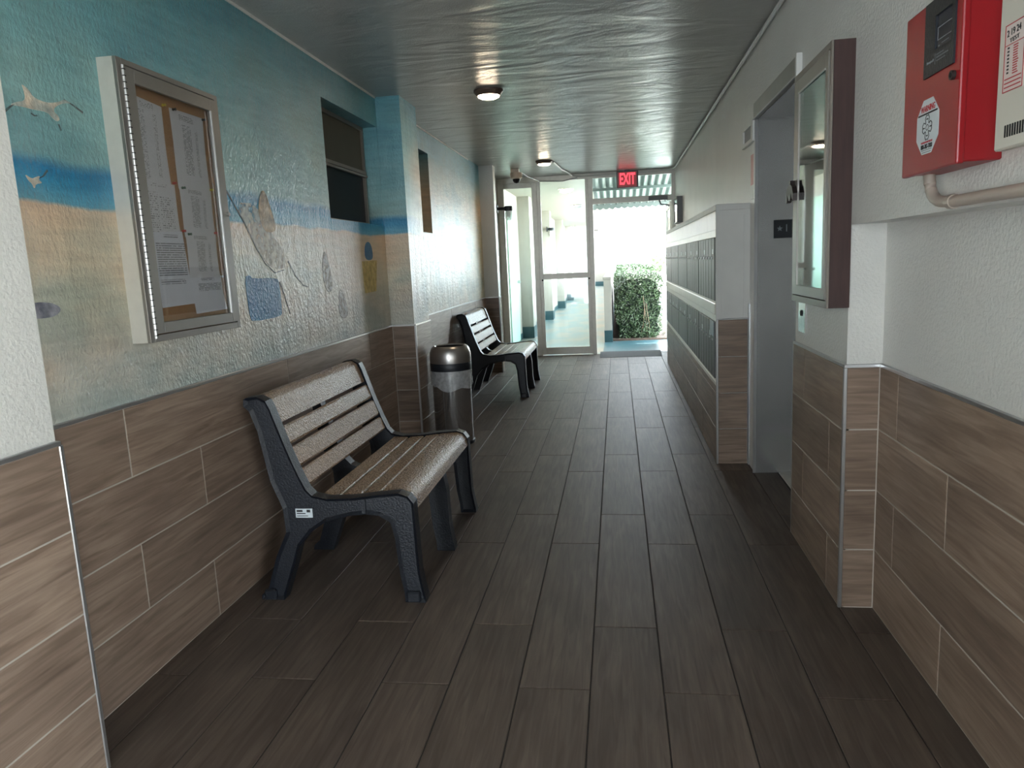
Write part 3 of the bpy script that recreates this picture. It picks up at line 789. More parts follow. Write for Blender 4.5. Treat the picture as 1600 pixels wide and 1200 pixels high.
MID[1] = (-1.455, 0.805); MID[2] = (-1.43, 0.808); MID[3] = (-1.405, 0.79)
bm = bmesh.new(); prism_y(bm, MID, 3.192, 3.248); obj('middle_frame', bm, 'bench_frame', bench)
Y0, Y1 = 2.716, 3.724
obj('back_board', rolled([(-1.452, 0.832), (-1.425, 0.8385), (-1.402, 0.837), (-1.378, 0.820), (-1.364, 0.789), (-1.343, 0.727)], 0.026, Y0, Y1), 'bench_board', bench, smooth=True)
def backline(z): # x on the board face
    t = (0.792 - z) / (0.792 - 0.467); return -1.362 + t * (0.116)
for za, zb in ((0.712, 0.640), (0.627, 0.548), (0.535, 0.468)):
    obj('back_board', slat((backline(za), za), (backline(zb), zb), 0.032, Y0, Y1), 'bench_board', bench)
for xa, xb, za, zb in ((-1.205, -1.125, 0.424, 0.421), (-1.117, -1.038, 0.421, 0.426), (-1.030, -0.956, 0.427, 0.436)):
    obj('seat_board', slat((xa, za), (xb, zb), 0.034, Y0, Y1, 0.005), 'bench_board', bench)
obj('seat_board', rolled([(-0.948, 0.437), (-0.90, 0.441), (-0.858, 0.443), (-0.828, 0.433), (-0.809, 0.410), (-0.803, 0.372)], 0.030, Y0, Y1), 'bench_board', bench, smooth=True)
obj('rib', B(-1.014, -0.998, 2.662, 2.674, 0.368, 0.425), 'bench_frame', e1)
for x0, x1, z in ((-1.455, -1.405, 0.014), (-0.855, -0.80, 0.02)):
    obj('foot_pad', B(x0, x1, 2.655, 2.675, 0.0, 0.045, bev=0.006), 'bench_frame', e1)
# second bench, further along
b2 = copy_tree(bench, (-0.105, 4.415, 0), 'far slatted bench by the glass doors, boards pale with daylight sheen')
pl = obj('name_plate', B(-1.292, -1.222, 2.6685, 2.6725, 0.348, 0.385), 'sticker', e1, label='pale printed sticker')
# print on the plate stays with the plate (third level used up), so it is part of the near frame
obj('plate_print', BB((-1.287, -1.262, 2.668, 2.6686, 0.372, 0.380), (-1.287, -1.250, 2.668, 2.6686, 0.3635, 0.3675), (-1.287, -1.240, 2.668, 2.6686, 0.354, 0.357), (-1.245, -1.230, 2.668, 2.6686, 0.370, 0.381)), 'ink', e1)

# ---- trash can
tcx, tcy, tr = -1.235, 5.30, 0.150
tcn = empty('trash_can', (tcx, tcy, 0), 'round stainless steel trash can with domed open lid beside the blue pilaster', 'trash can')
bm = bmesh.new(); lathe(bm, [(tr - 0.012, 0.0), (tr - 0.006, 0.012), (tr - 0.006, 0.56), (tr - 0.016, 0.565), (tr - 0.02, 0.03)], tcx, tcy, n=40)
obj('body', bm, 'steel', tcn, smooth=True)
bm = bmesh.new(); lathe(bm, [(tr - 0.008, 0.0), (tr, 0.002), (tr, 0.022), (tr - 0.006, 0.026)], tcx, tcy, n=40); obj('base_ring', bm, 'black_plastic', tcn, smooth=True)
lid = bmesh.new(); lathe(lid, [(tr + 0.002, 0.612), (tr + 0.004, 0.64), (tr + 0.001, 0.680), (tr - 0.008, 0.710), (tr - 0.020, 0.728), (tr - 0.032, 0.735), (tr - 0.040, 0.733), (tr - 0.043, 0.726)], tcx, tcy, n=40)
bmesh.ops.delete(lid, geom=[f for f in lid.faces if len(f.verts) > 4], context='FACES')
lo_ = obj('lid', lid, 'steel_dark', tcn, smooth=True)
bm = bmesh.new(); lathe(bm, [(tr + 0.001, 0.552), (tr + 0.003, 0.556), (tr + 0.003, 0.608), (tr + 0.001, 0.612)], tcx, tcy, n=40); obj('lid_band', bm, 'black_plastic', lo_, smooth=True)
bm = bmesh.new(); lathe(bm, [(tr - 0.043, 0.7265), (tr - 0.045, 0.66), (0.0, 0.655)], tcx, tcy, n=40); bmesh.ops.delete(bm, geom=[f for f in bm.faces if len(f.verts) > 4 and f.calc_center_median().z > 0.72], context='FACES'); obj('opening', bm, 'dark_slot', lo_)
bagv = bmesh.new(); rr = random.Random(3)
rings = []
for j in range(7):
    z = 0.556 - 0.018 * j
    rings.append([])
    for i in range(56):
        a = 2 * math.pi * i / 56
        R_ = tr + 0.002 + 0.006 * math.sin(a * 9 + j) * (j / 6) + rr.uniform(0, 0.004)
        zz = z + (0.012 * math.sin(a * 5) + 0.012 * math.sin(a * 2 + 1)) * (j / 6) - (0.02 if math.sin(a + 2.6) > 0.2 else 0) * j / 6
        rings[-1].append(bagv.verts.new((tcx + R_ * math.cos(a), tcy + R_ * math.sin(a), zz)))
for a, b in zip(rings, rings[1:]):
    for i in range(56): bagv.faces.new((a[i], a[(i + 1) % 56], b[(i + 1) % 56], b[i]))
obj('bin_liner', bagv, 'bag', tcn, smooth=True, label='clear plastic liner folded over the rim')

# ---- notice board on the left wall
BX = -1.517
nb = empty('notice_board', (XL - 0.01, 2.515, 1.107), 'silver framed glazed notice board with cork backing on the mural wall', 'notice board')
y0, y1, z0, z1 = 2.220, 2.812, 1.107, 2.000
obj('casing', BB(*frame_x(PX, BX - 0.012, y0, y1, z0, z1, 0.02, 0.02, 0.02, 0.02), (PX, PX + 0.010, y0 + 0.02, y1 - 0.02, z0 + 0.02, z1 - 0.02)), 'alu', nb)
obj('front_rim', BB(*frame_x(BX - 0.012, BX, y0, y1, z0, z1, 0.026, 0.022, 0.022, 0.018), bev=0.0008), 'alu_warm', nb)
df = obj('door_frame', BB(*frame_x(BX - 0.010, BX + 0.004, y0 + 0.030, y1 - 0.025, z0 + 0.026, z1 - 0.022, 0.048, 0.037, 0.036, 0.044), bev=0.0008), 'alu_warm', nb)
bm = bmesh.new(); tube(bm, [(BX + 0.001, y0 + 0.028, z0 + 0.012), (BX + 0.001, y0 + 0.028, z1 - 0.02)], 0.005, 8)
hg = obj('hinge', bm, 'chrome', nb, label='long piano hinge')
bm = bmesh.new()
for k in range(44): box(bm, BX - 0.002, BX + 0.0068, y0 + 0.0225, y0 + 0.0335, z0 + 0.02 + k * 0.0195, z0 + 0.0225 + k * 0.0195)
obj('hinge_knuckles', bm, 'dark_slot', hg)
bm = bmesh.new(); tube(bm, [(BX + 0.004, y1 - 0.066, z0 + 0.062), (BX + 0.004, y1 - 0.066, z1 - 0.066)], 0.005, 8); obj('door_pull', bm, 'chrome', df)
bm = bmesh.new(); tube(bm, [(BX, y1 - 0.020, 1.553), (BX + 0.012, y1 - 0.020, 1.553)], 0.008, 14); obj('lock', bm, 'chrome', df)
obj('cork_backing', B(PX + 0.0105, -1.552, y0 + 0.0205, y1 - 0.0205, z0 + 0.0205, z1 - 0.0205), 'cork', nb)
obj('glass_pane', B(BX - 0.006, BX - 0.003, y0 + 0.07, y1 - 0.05, z0 + 0.055, z1 - 0.06), 'board_glass', df)

P_list = paper_mat('printed list', 52, 0.50, [(0.08, 0.32, 0.06, 0.86), (0.62, 0.74, 0.10, 0.84), (0.22, 0.66, 0.89, 0.96)], 3)
P_list2 = paper_mat('printed list two', 50, 0.46, [(0.32, 0.58, 0.20, 0.84), (0.70, 0.78, 0.20, 0.80), (0.26, 0.68, 0.88, 0.95)], 8)
P_table = paper_mat('printed table', 30, 0.52, [(0.08, 0.36, 0.1, 0.86), (0.42, 0.86, 0.30, 0.80), (0.2, 0.7, 0.92, 0.98)], 5)
P_letter = paper_mat('printed letter', 34, 0.40, [(0.06, 0.88, 0.40, 0.84), (0.08, 0.8, 0.30, 0.36), (0.3, 0.7, 0.90, 0.95)], 12, (230, 228, 236))
P_memo = paper_mat('printed memo', 26, 0.44, [(0.2, 0.9, 0.62, 0.84), (0.3, 0.7, 0.90, 0.98)], 15, (232, 230, 238))
def sheet(cs, mat, x, label, curl=0.0):
    """paper from four corners TL, TR, BR, BL in (y, z)"""
    bm = bmesh.new(); n = 8; V_ = []
    TL_, TR_, BR_, BL_ = [Vector(c) for c in cs]
    for j in range(n + 1):
        t = j / n; row = []
        for i in range(5):
            s = i / 4; p = (TL_ * (1 - s) + TR_ * s) * (1 - t) + (BL_ * (1 - s) + BR_ * s) * t
            row.append(bm.verts.new((x + curl * t * t * (1 - 0.5 * s) + 0.0015 * math.sin(5 * t + 2 * s), p.x, p.y)))
        V_.append(row)
    for j in range(n):
        for i in range(4): bm.faces.new((V_[j][i], V_[j][i + 1], V_[j + 1][i + 1], V_[j + 1][i]))
    c = sum((Vector(c) for c in cs), Vector((0, 0))) / 4
    o = obj('paper_notice', bm, mat, None, smooth=True, origin=(x, c.x, c.y))
    tag(o, label, 'paper', 'paper notices pinned inside the notice board'); return o
sheet([(2.326, 1.911), (2.483, 1.900), (2.487, 1.632), (2.326, 1.632)], P_list, -1.5485, 'printed list sheet at the top left of the cork board', 0.002)
sheet([(2.332, 1.640), (2.505, 1.640), (2.512, 1.42), (2.334, 1.42)], P_table, -1.5470, 'sheet with a ruled table in the middle of the left column of papers', 0.002)
sheet([(2.338, 1.470), (2.515, 1.478), (2.548, 1.219), (2.340, 1.215)], P_letter, -1.5450, 'full letter page at the bottom left, slightly tilted', 0.006)
sheet([(2.529, 1.908), (2.744, 1.908), (2.742, 1.630), (2.532, 1.630)], P_list2, -1.5485, 'top right printed list sheet under a black pin', 0.002)
sheet([(2.533, 1.639), (2.744, 1.640), (2.744, 1.46), (2.535, 1.46)], P_list2, -1.5470, 'second list sheet down the right column under a green pin', 0.002)
sheet([(2.537, 1.474), (2.741, 1.472), (2.743, 1.30), (2.535, 1.30)], P_list2, -1.5455, 'third list sheet down the right column', 0.002)
sheet([(2.534, 1.312), (2.746, 1.310), (2.763, 1.184), (2.542, 1.180)], P_memo, -1.5440, 'lowest right sheet, mostly blank with curled corner', 0.006)
for (py_, pz, mt_, lb) in ((2.487, 1.907, 'yellow', 'yellow push pin at the top of the left papers'), (2.548, 1.904, 'black', 'black push pin on the top right sheet, left corner'), (2.738, 1.902, 'black', 'black push pin on the top right sheet, right corner'),
                        (2.497, 1.645, 'redpin', 'red push pin above the ruled table sheet'), (2.550, 1.634, 'green', 'green push pin on the second right sheet'), (2.521, 1.480, 'redpin', 'red push pin at the letter page corner'),
                        (2.556, 1.470, 'green', 'green push pin on the third right sheet'), (2.737, 1.480, 'redpin', 'red push pin at the right edge, third sheet'), (2.743, 1.312, 'whitepin', 'clear push pin on the lowest right sheet'), (2.741, 1.643, 'yellow', 'yellow push pin at the right edge, second sheet')):
    bm = bmesh.new()
    for a, b, r in ((0.0, 0.003, 0.005), (0.003, 0.009, 0.003), (0.009, 0.012, 0.0048)): tube(bm, [(-1.545 + a, py_, pz), (-1.545 + b, py_, pz)], r, 8)
    p = obj('push_pin', bm, mt_, origin=(-1.545, py_, pz)); tag(p, lb, 'push pin', 'push pins in the notice board')

# ---- display cabinet on the right wall
DX = 0.714
dcab = empty('display_cabinet', (XR, 2.945, 1.10), 'tall brown wooden display cabinet with metal framed glass front beside the elevator', 'display cabinet')
y0, y1, z0, z1 = 2.690, 3.205, 1.104, 1.982
obj('casing', BB(*frame_x(DX + 0.0085, PR, y0, y1, z0, z1, 0.018, 0.018, 0.018, 0.018)), 'brown_wood', dcab)
obj('back_panel', B(PR - 0.012, PR - 0.002, y0 + 0.018, y1 - 0.018, z0 + 0.018, z1 - 0.018), 'dark_inside', dcab)
obj('front_rim', BB(*frame_x(DX, DX + 0.008, y0, y1, z0, z1, 0.018, 0.018, 0.024, 0.022), bev=0.0008), 'bronze_frame', dcab)
cf = obj('door_frame', BB(*frame_x(DX - 0.004, DX + 0.0045, y0 + 0.022, y1 - 0.024, z0 + 0.028, z1 - 0.026, 0.030, 0.061, 0.038, 0.048), bev=0.0008), 'alu_warm', dcab)
obj('glass_pane', B(DX + 0.000, DX + 0.003, y0 + 0.05, y1 - 0.08, z0 + 0.062, z1 - 0.07), 'cab_glass', cf)
obj('glazing_bead', BB((DX - 0.006, DX - 0.002, y0 + 0.052, y1 - 0.085, z1 - 0.080, z1 - 0.074),), 'chrome', cf)
bm = bmesh.new()
pts = [(3.115, 1.502), (3.135, 1.515), (3.145, 1.535), (3.155, 1.518), (3.165, 1.505), (3.185, 1.505), (3.205, 1.53), (3.215, 1.50), (3.235, 1.498), (3.235, 1.535), (3.215, 1.556), (3.18, 1.566), (3.175, 1.582), (3.16, 1.582), (3.155, 1.566), (3.13, 1.555), (3.112, 1.53)]
prism_x(bm, pts, DX - 0.022, DX - 0.004); obj('latch', bm, 'dark_metal', cf, label='dark hooked latch')

# ---- fire alarm panel
fa = empty('fire_alarm_panel', (XR, 1.845, 1.47), 'red fire alarm control panel with black display bezel and white warning sticker', 'fire alarm panel')
y0, y1, z0, z1, fx = 1.695, 1.995, 1.470, 1.835, 0.700
obj('cabinet', B(fx + 0.014, PR, y0 + 0.004, y1 - 0.004, z0 + 0.004, z1 - 0.002, bev=0.003), 'red', fa)
dd = obj('door', B(fx, fx + 0.016, y0, y1, z0, z1, bev=0.004, seg=2), 'red', fa)
bz = obj('bezel', BB(*frame_x(fx - 0.004, fx + 0.002, 1.722, 1.874, 1.675, z1 - 0.004, 0.014, 0.056, 0.050, 0.036)), 'black_plastic', fa)
obj('display', B(fx - 0.0008, fx + 0.0005, 1.735, 1.835, 1.715, 1.80), 'lcd', bz)
obj('display_frame', BB(*frame_x(fx - 0.0016, fx - 0.0009, 1.740, 1.811, 1.7415, 1.7685, 0.0018, 0.0018, 0.0018, 0.0018)), 'grey_plastic', bz)
text('Honeywell', 0.0085, (fx - 0.0045, 1.838, 1.7045), FACE_NEGX, 'grey_ink', bz, 'brand_name', width=0.036)
obj('separator', B(fx - 0.0045, fx - 0.004, 1.8125, 1.8132, 1.694, 1.716), 'grey_ink', bz)
obj('printed_lines', BB((fx - 0.0045, fx - 0.004, 1.770, 1.806, 1.7115, 1.7135), (fx - 0.0045, fx - 0.004, 1.748, 1.806, 1.705, 1.7075), (fx - 0.0045, fx - 0.004, 1.760, 1.806, 1.6985, 1.7005)), 'grey_ink', bz)
obj('printed_line', BB((fx - 0.0012, fx - 0.0008, 1.755, 1.790, 1.732, 1.7335), (fx - 0.0012, fx - 0.0008, 1.800, 1.806, 1.728, 1.731)), 'grey_ink', bz)
bm = bmesh.new(); tube(bm, [(fx + 0.001, 1.722, 1.651), (fx - 0.008, 1.722, 1.651)], 0.0095, 16); lk = obj('lock', bm, 'dark_metal', dd)
bm = bmesh.new(); tube(bm, [(fx - 0.0078, 1.722, 1.651), (fx - 0.0088, 1.722, 1.651)], 0.0055, 12); obj('keyhole', bm, 'dark_slot', dd)
# octagonal sticker
cy_, cz_, hw = 1.848, 1.570, 0.0595
k_ = hw * 0.43
octp = [(cy_ - k_, cz_ + hw), (cy_ + k_, cz_ + hw), (cy_ + hw, cz_ + k_), (cy_ + hw, cz_ - k_), (cy_ + k_, cz_ - hw), (cy_ - k_, cz_ - hw), (cy_ - hw, cz_ - k_), (cy_ - hw, cz_ + k_)]
bm = bmesh.new(); prism_x(bm, octp, fx - 0.0008, fx + 0.0005); stk = obj('warning_sticker', bm, 'sticker', fa, label='white octagonal warning sticker')
text('WARNING', 0.0185, (fx - 0.001, 1.847, 1.609), FACE_NEGX, 'red_ink', stk, 'lettering', width=0.076, bold=0.0004)
obj('rule_line', B(fx - 0.0013, fx - 0.0006, 1.796, 1.900, 1.5965, 1.6000), 'ink', stk)
text('24-HOUR MONITORED BY', 0.006, (fx - 0.001, 1.848, 1.536), FACE_NEGX, 'red_ink', stk, 'lettering', width=0.062)
text('800-787-7000', 0.0135, (fx - 0.001, 1.848, 1.5265), FACE_NEGX, 'ink', stk, 'lettering', width=0.062, bold=0.0003)
obj('printed_line', BB((fx - 0.0013, fx - 0.0006, 1.820, 1.876, 1.5185, 1.5200), (fx - 0.0013, fx - 0.0006, 1.824, 1.872, 1.5135, 1.5150)), 'grey_ink', stk)
# Maltese cross emblem outline
em = []
for q in range(4):
    a0 = q * math.pi / 2
    for da, r in ((-0.70, 0.0125), (-0.56, 0.0225), (-0.24, 0.0275), (0, 0.0255), (0.24, 0.0275), (0.56, 0.0225), (0.70, 0.0125)):
        em.append((1.848 + r * math.sin(a0 + da) * 0.95, 1.568 + r * math.cos(a0 + da)))
bm = bmesh.new()
for i, p in enumerate(em):
    q = em[(i + 1) % len(em)]; s = stroke([p, q], 0.0016)
    prism_x(bm, s, fx - 0.0014, fx - 0.0006)
lp = []
for i in range(16): lp.append((1.848 + 0.0062 * math.sin(i * math.pi / 8), 1.568 + 0.0062 * math.cos(i * math.pi / 8)))
for i, p in enumerate(lp): prism_x(bm, stroke([p, lp[(i + 1) % 16]], 0.0012), fx - 0.0014, fx - 0.0006)
for yy, zz in ((1.848, 1.586), (1.848, 1.550), (1.866, 1.568), (1.830, 1.568)): box(bm, fx - 0.0014, fx - 0.0006, yy - 0.005, yy + 0.005, zz - 0.0012, zz + 0.0012)
obj('emblem', bm, 'ink', stk)

# ---- beige control box to the right of it
gb = empty('control_box', (XR, 1.38, 1.47), 'beige metal control box with handwritten date label, cut by the right edge', 'control box')
y0, y1, z0, z1 = 1.220, 1.540, 1.472, 1.93
obj('cabinet', B(fx + 0.02, PR, y0 + 0.006, y1 - 0.006, z0 + 0.006, z1 - 0.006), 'beige_box', gb)
gd = obj('cover', B(fx, fx + 0.022, y0, y1, z0, z1, bev=0.003), 'beige_box', gb)
bm = bmesh.new()
for k in range(9): box(bm, fx - 0.0012, fx + 0.001, 1.498 - 0.0085 * k, 1.502 - 0.0085 * k, 1.492, 1.513)
obj('vent_slots', bm, 'dark_slot', gd)
lb = obj('inspection_label', B(fx - 0.0008, fx + 0.0005, 1.450, 1.517, 1.571, 1.686), 'pink_sticker', gb, label='printed label with a handwritten date')
obj('label_border', BB(*frame_x(fx - 0.0014, fx - 0.0007, 1.450, 1.517, 1.571, 1.686, 0.0016, 0.0016, 0.0016, 0.0016), (fx - 0.0014, fx - 0.0007, 1.4516, 1.5154, 1.650, 1.6512)), 'red_ink', lb)
text('2 19 24', 0.0165, (fx - 0.0012, 1.487, 1.671), FACE_NEGX, 'ink', lb, 'handwriting', width=0.046, tilt=0.05)
text('TEST', 0.010, (fx - 0.0012, 1.484, 1.6575), FACE_NEGX, 'ink', lb, 'handwriting', width=0.032, tilt=0.05)
bm = bmesh.new(); rr = random.Random(5)
for k in range(8): box(bm, fx - 0.0013, fx - 0.0007, 1.500, 1.506, 1.644 - 0.006 * k, 1.647 - 0.006 * k)
obj('printed_marks', bm, 'ink', lb)
bm = bmesh.new()
for k in range(12): box(bm, fx - 0.0013, fx - 0.0007, 1.468 + rr.uniform(0, 0.004), 1.486, 1.645 - 0.0042 * k, 1.647 - 0.0042 * k)
for k in range(3): box(bm, fx - 0.0013, fx - 0.0007, 1.456, 1.512, 1.578 + 0.007 * k, 1.580 + 0.007 * k)
obj('printed_lines', bm, 'red_ink', lb)
# conduit below the boxes
bm = bmesh.new(); tube(bm, [(0.755, 1.972, 1.474)] + arc((0.757, 1.970, 1.452), (0.760, 1.962, 1.405), (0.762, 1.885, 1.404)) + [(0.765, 1.846, 1.402), (0.767, 1.20, 1.402)], 0.0135, 14)
cd = obj('conduit', bm, 'conduit', smooth=True, origin=(0.765, 1.6, 1.40)); tag(cd, 'tan painted conduit bending out from under the red panel along the wall', 'conduit')
bm = bmesh.new(); tube(bm, [(0.765, 1.850, 1.402), (0.765, 1.872, 1.4025)], 0.0165, 14); obj('clamp', bm, 'conduit', cd)

# ---- small fixtures on the right wall
vt = empty('wall_vent', (XR, 4.655, 1.985), 'small white framed louvre plate on the wall left of the elevator head', 'vent plate')
obj('frame', BB(*frame_x(0.772, PR, 4.47, 4.84, 1.927, 2.04, 0.06, 0.06, 0.021, 0.02), bev=0.001), 'white_plastic', vt)
obj('louvre', B(0.780, PR, 4.52, 4.79, 1.945, 2.025), 'grey_plastic', vt)
cb = empty('call_button_plate', (XR, 3.33, 1.02), 'small steel elevator call plate with one dark button under the display cabinet', 'call button')
obj('plate', B(0.784, PR, 3.272, 3.388, 0.955, 1.085, bev=0.002), 'steel', cb)
bm = bmesh.new(); tube(bm, [(PR, 3.33, 1.04), (0.780, 3.33, 1.04)], 0.013, 14); obj('button', bm, 'dark_inside', cb)
hb = empty('picture_frame', (0.79, 9.45, 1.85), 'narrow dark grey display case on the right wall above the mailboxes', 'display case')
obj('case', BB(*frame_x(0.725, PR, 9.2, 9.7, 1.70, 2.005, 0.015, 0.015, 0.015, 0.015), (0.765, PR, 9.215, 9.685, 1.715, 1.99)), 'grey_plastic', hb)
obj('glass_pane', B(0.732, 0.736, 9.215, 9.685, 1.715, 1.99), 'cab_glass', hb)

npl = empty('notice_plate', (XR, 4.54, 1.76), 'thin red and clear notice plate on the wall between mailboxes and elevator', 'notice')
obj('plate', B(0.784, PR, 4.485, 4.60, 1.61, 1.91, bev=0.001), 'white_plastic', npl)
obj('red_print', B(0.7832, 0.7842, 4.50, 4.585, 1.69, 1.86), 'pink_print', npl)
# ---- mailbox bank
MX, MY0, MY1 = 0.595, 4.638, 9.25
mb = empty('mailbox_bank', (0.69, 6.95, 0), 'long half height wall unit housing the mailboxes, tiled below and grey above', 'mailbox wall')
obj('core', B(MX + 0.022, PR, MY0 + 0.012, MY1, 0, 1.575), 'grey_paint', mb)
obj('top_cap', B(MX - 0.004, PR, MY0 - 0.004, MY1 + 0.004, 1.562, 1.598, bev=0.003), 'grey_paint', mb)
obj('header_panel', B(MX, MX + 0.024, MY0 + 0.03, MY1, 1.452, 1.562), 'cream', mb)
obj('middle_rail', B(MX - 0.008, MX + 0.024, MY0 + 0.03, MY1, 0.937, 1.008, bev=0.005), 'mail_frame', mb)
obj('bottom_rail', B(MX - 0.003, MX + 0.024, MY0 + 0.01, MY1, 0.497, 0.524, bev=0.003), 'mail_frame', mb)
obj('corner_post', B(MX - 0.002, MX + 0.030, MY0 - 0.002, MY0 + 0.030, 0.914, 1.562), 'grey_paint', mb)
obj('side_panel', BB((MX + 0.048, 0.755, MY0 + 0.006, MY0 + 0.013, 0.9165, 1.535), (MX + 0.0305, MX + 0.048, MY0, MY0 + 0.012, 0.9165, 1.5615), (0.755, PR, MY0, MY0 + 0.012, 0.9165, 1.5615), (MX + 0.048, 0.755, MY0, MY0 + 0.012, 1.535, 1.5615)), 'grey_paint', mb)
obj('corner_trim', B(MX - 0.003, MX + 0.010, MY0 - 0.003, MY0 + 0.010, 0, 0.910, bev=0.002), 'chrome', mb)
obj('edge_trim', B(MX, PR, MY0 - 0.003, MY0 + 0.010, 0.908, 0.916, bev=0.002), 'chrome', mb)
obj('side_casing', BB((0.782, 0.796, MY0 - 0.02, MY0 + 0.01, 0, 1.0),), 'chrome', mb)
for r in range(4):
    zt = 0.908 - 0.2275 * r; zb = max(zt - 0.2275, 0)
    tile(((MX + XR) / 2, MY0, (zt + zb) / 2), XR - MX, zt - zb, ROT_NY, 'wall_tile', mb)
for zt, zb, js in ((0.495, 0.447, [5.4, 6.6, 7.8, 9.0]), (0.447, 0.2235, [5.8, 7.0, 8.2]), (0.2235, 0.0, [5.4, 6.6, 7.8, 9.0])):
    run_tiles(mb, ROT_R, lambda c, zc=(zt + zb) / 2: (MX, c, zc), MY0, MY1, js, 0, zt - zb, 'wall_tile')
order = ['nearest the elevator', 'second from the elevator', 'third from the elevator', 'fourth from the elevator', 'farthest, by the glass doors']
def mail_unit(name_row, i, z0, z1):
    ya = 4.675 + i * 0.912; yb = ya + 0.908
    u = empty('mailbox_unit', (MX + 0.01, (ya + yb) / 2, z0), '%s row mailbox unit %s' % (name_row, order[i]), 'mailbox unit', 'mailbox units in the half wall')
    obj('frame', BB(*frame_x(MX + 0.001, MX + 0.021, ya, yb, z0 + 0.001, z1 - 0.001, 0.012, 0.012, 0.010, 0.042), (MX + 0.014, MX + 0.021, ya + 0.012, yb - 0.012, z0 + 0.011, z1 - 0.043)), 'mail_frame', u)
    n = 6; wd = (yb - ya - 0.03) / n
    for k in range(n):
        a = ya + 0.015 + k * wd
        d = obj('mailbox_door', B(MX - 0.006, MX + 0.010, a + 0.006, a + wd - 0.006, z0 + 0.014, z1 - 0.046, bev=0.003), 'mail_door', u)
        if k == 0: first = d
        bm = bmesh.new(); zl = z0 + (z1 - z0) * 0.62
        tube(bm, [(MX - 0.005, a + wd * 0.5, zl), (MX - 0.013, a + wd * 0.5, zl)], 0.009, 10)
        obj('lock', bm, 'chrome', d)
        if (k * 7 + i * 3 + (2 if name_row == 'lower' else 0)) % 3 == 0:
            obj('name_card', B(MX - 0.0075, MX - 0.0055, a + wd * 0.32, a + wd * 0.68, z1 - 0.145, z1 - 0.115), 'sticker', d)
    return u
for i in range(5): mail_unit('upper', i, 1.008, 1.452)
for i in range(5): mail_unit('lower', i, 0.524, 0.937)
nt_ = obj('posted_card', B(MX - 0.0085, MX - 0.0065, 4.72, 4.90, 0.80, 0.895), 'card_blue', origin=(MX, 4.75, 0.85)); tag(nt_, 'small dark notice card stuck on the lower mailbox nearest the elevator', 'card')

# ---- ceiling lamps
def ceiling_lamp(x, y, z, label, mat='lamp', scale=1.0, rim='bronze'):
    c = empty('ceiling_lamp', (x, y, z), label, 'ceiling lamp', 'round ceiling lamps')
    bm = bmesh.new(); lathe(bm, [(0.098 * scale, 0.0), (0.098 * scale, -0.012), (0.076 * scale, -0.038), (0.072 * scale, -0.036), (0.07 * scale, 0.0)], x, y, z, n=32); obj('rim', bm, rim, c, smooth=True)
    bm = bmesh.new(); lathe(bm, [(0.071 * scale, -0.030), (0.070 * scale, -0.042), (0.05 * scale, -0.052), (0.0, -0.055)], x, y, z, n=32); obj('lens', bm, mat, c, smooth=True, label='glowing white lens')
    return c
ceiling_lamp(-0.82, 5.10, CEIL, 'lit round bronze rimmed ceiling lamp nearest the camera')
ceiling_lamp(-0.80, 8.75, CEIL, 'lit round bronze rimmed ceiling lamp near the glass doors')
# ---- exit sign
ex = empty('exit_sign', (0.163, 10.15, 2.34), 'red lit EXIT sign hanging over the doorway', 'exit sign')
obj('housing', BB((0.020, 0.306, 10.155, 10.21, 2.222, 2.436), bev=0.006), 'grey_plastic', ex)
fc = obj('face', B(0.042, 0.284, 10.149, 10.157, 2.234, 2.424), 'exit_face', ex)
text('EXIT', 0.20, (0.163, 10.147, 2.330), FACE_NEGY, 'exit_red', fc, 'letters', ext=0.001, width=0.205, bold=0.006)
obj('mount', B(0.13, 0.20, 10.17, 10.20, 2.43, CEIL), 'grey_plastic', ex)
# ---- dome camera
dcm = empty('dome_camera', (-1.20, 9.30, CEIL), 'beige ceiling security camera with dark dome by the far pilaster', 'security camera')
obj('bracket', B(-1.265, -1.165, 9.27, 9.37, 2.40, CEIL, bev=0.006), 'conduit', dcm)
bm = bmesh.new(); lathe(bm, [(0.072, 0.0), (0.078, -0.012), (0.072, -0.06), (0.055, -0.075)], -1.20, 9.30, 2.405, n=24); obj('shell', bm, 'conduit', dcm, smooth=True)
bm = bmesh.new(); lathe(bm, [(0.048, 0.0), (0.044, -0.025), (0.028, -0.046), (0.0, -0.055)], -1.20, 9.30, 2.332, n=24); obj('dome', bm, 'dark_glass', dcm, smooth=True)
# ---- pipes along the ceiling
bm = bmesh.new(); tube(bm, [(0.772, 0.5, 2.432), (0.772, 9.9, 2.432)] + arc((0.772, 9.95, 2.432), (0.772, 10.25, 2.432), (0.50, 10.27, 2.425)) + [(-0.45, 10.275, 2.42), (-0.56, 10.2, 2.425)] + arc((-0.58, 10.1, 2.43), (-0.60, 9.9, 2.44), (-0.66, 9.6, 2.44)) + [(-0.70, 8.8, 2.438)], 0.011, 8)
cp = obj('ceiling_pipe', bm, 'white_plastic', smooth=True, origin=(0.772, 5, 2.432)); tag(cp, 'thin white pipe along the right wall top and over the glass doors', 'pipe')
bm = bmesh.new(); tube(bm, [(-1.13, 9.30, 2.40), (-1.10, 9.6, 2.385), (-1.0, 10.1, 2.37), (-0.7, 10.29, 2.372), (-0.56, 10.295, 2.40), (-0.50, 10.295, 2.408)], 0.006, 8)
cc_ = obj('camera_cable', bm, 'grey_plastic', smooth=True, origin=(-0.9, 9.8, 2.38)); tag(cc_, 'thin grey cable running from the dome camera along the door header', 'cable')
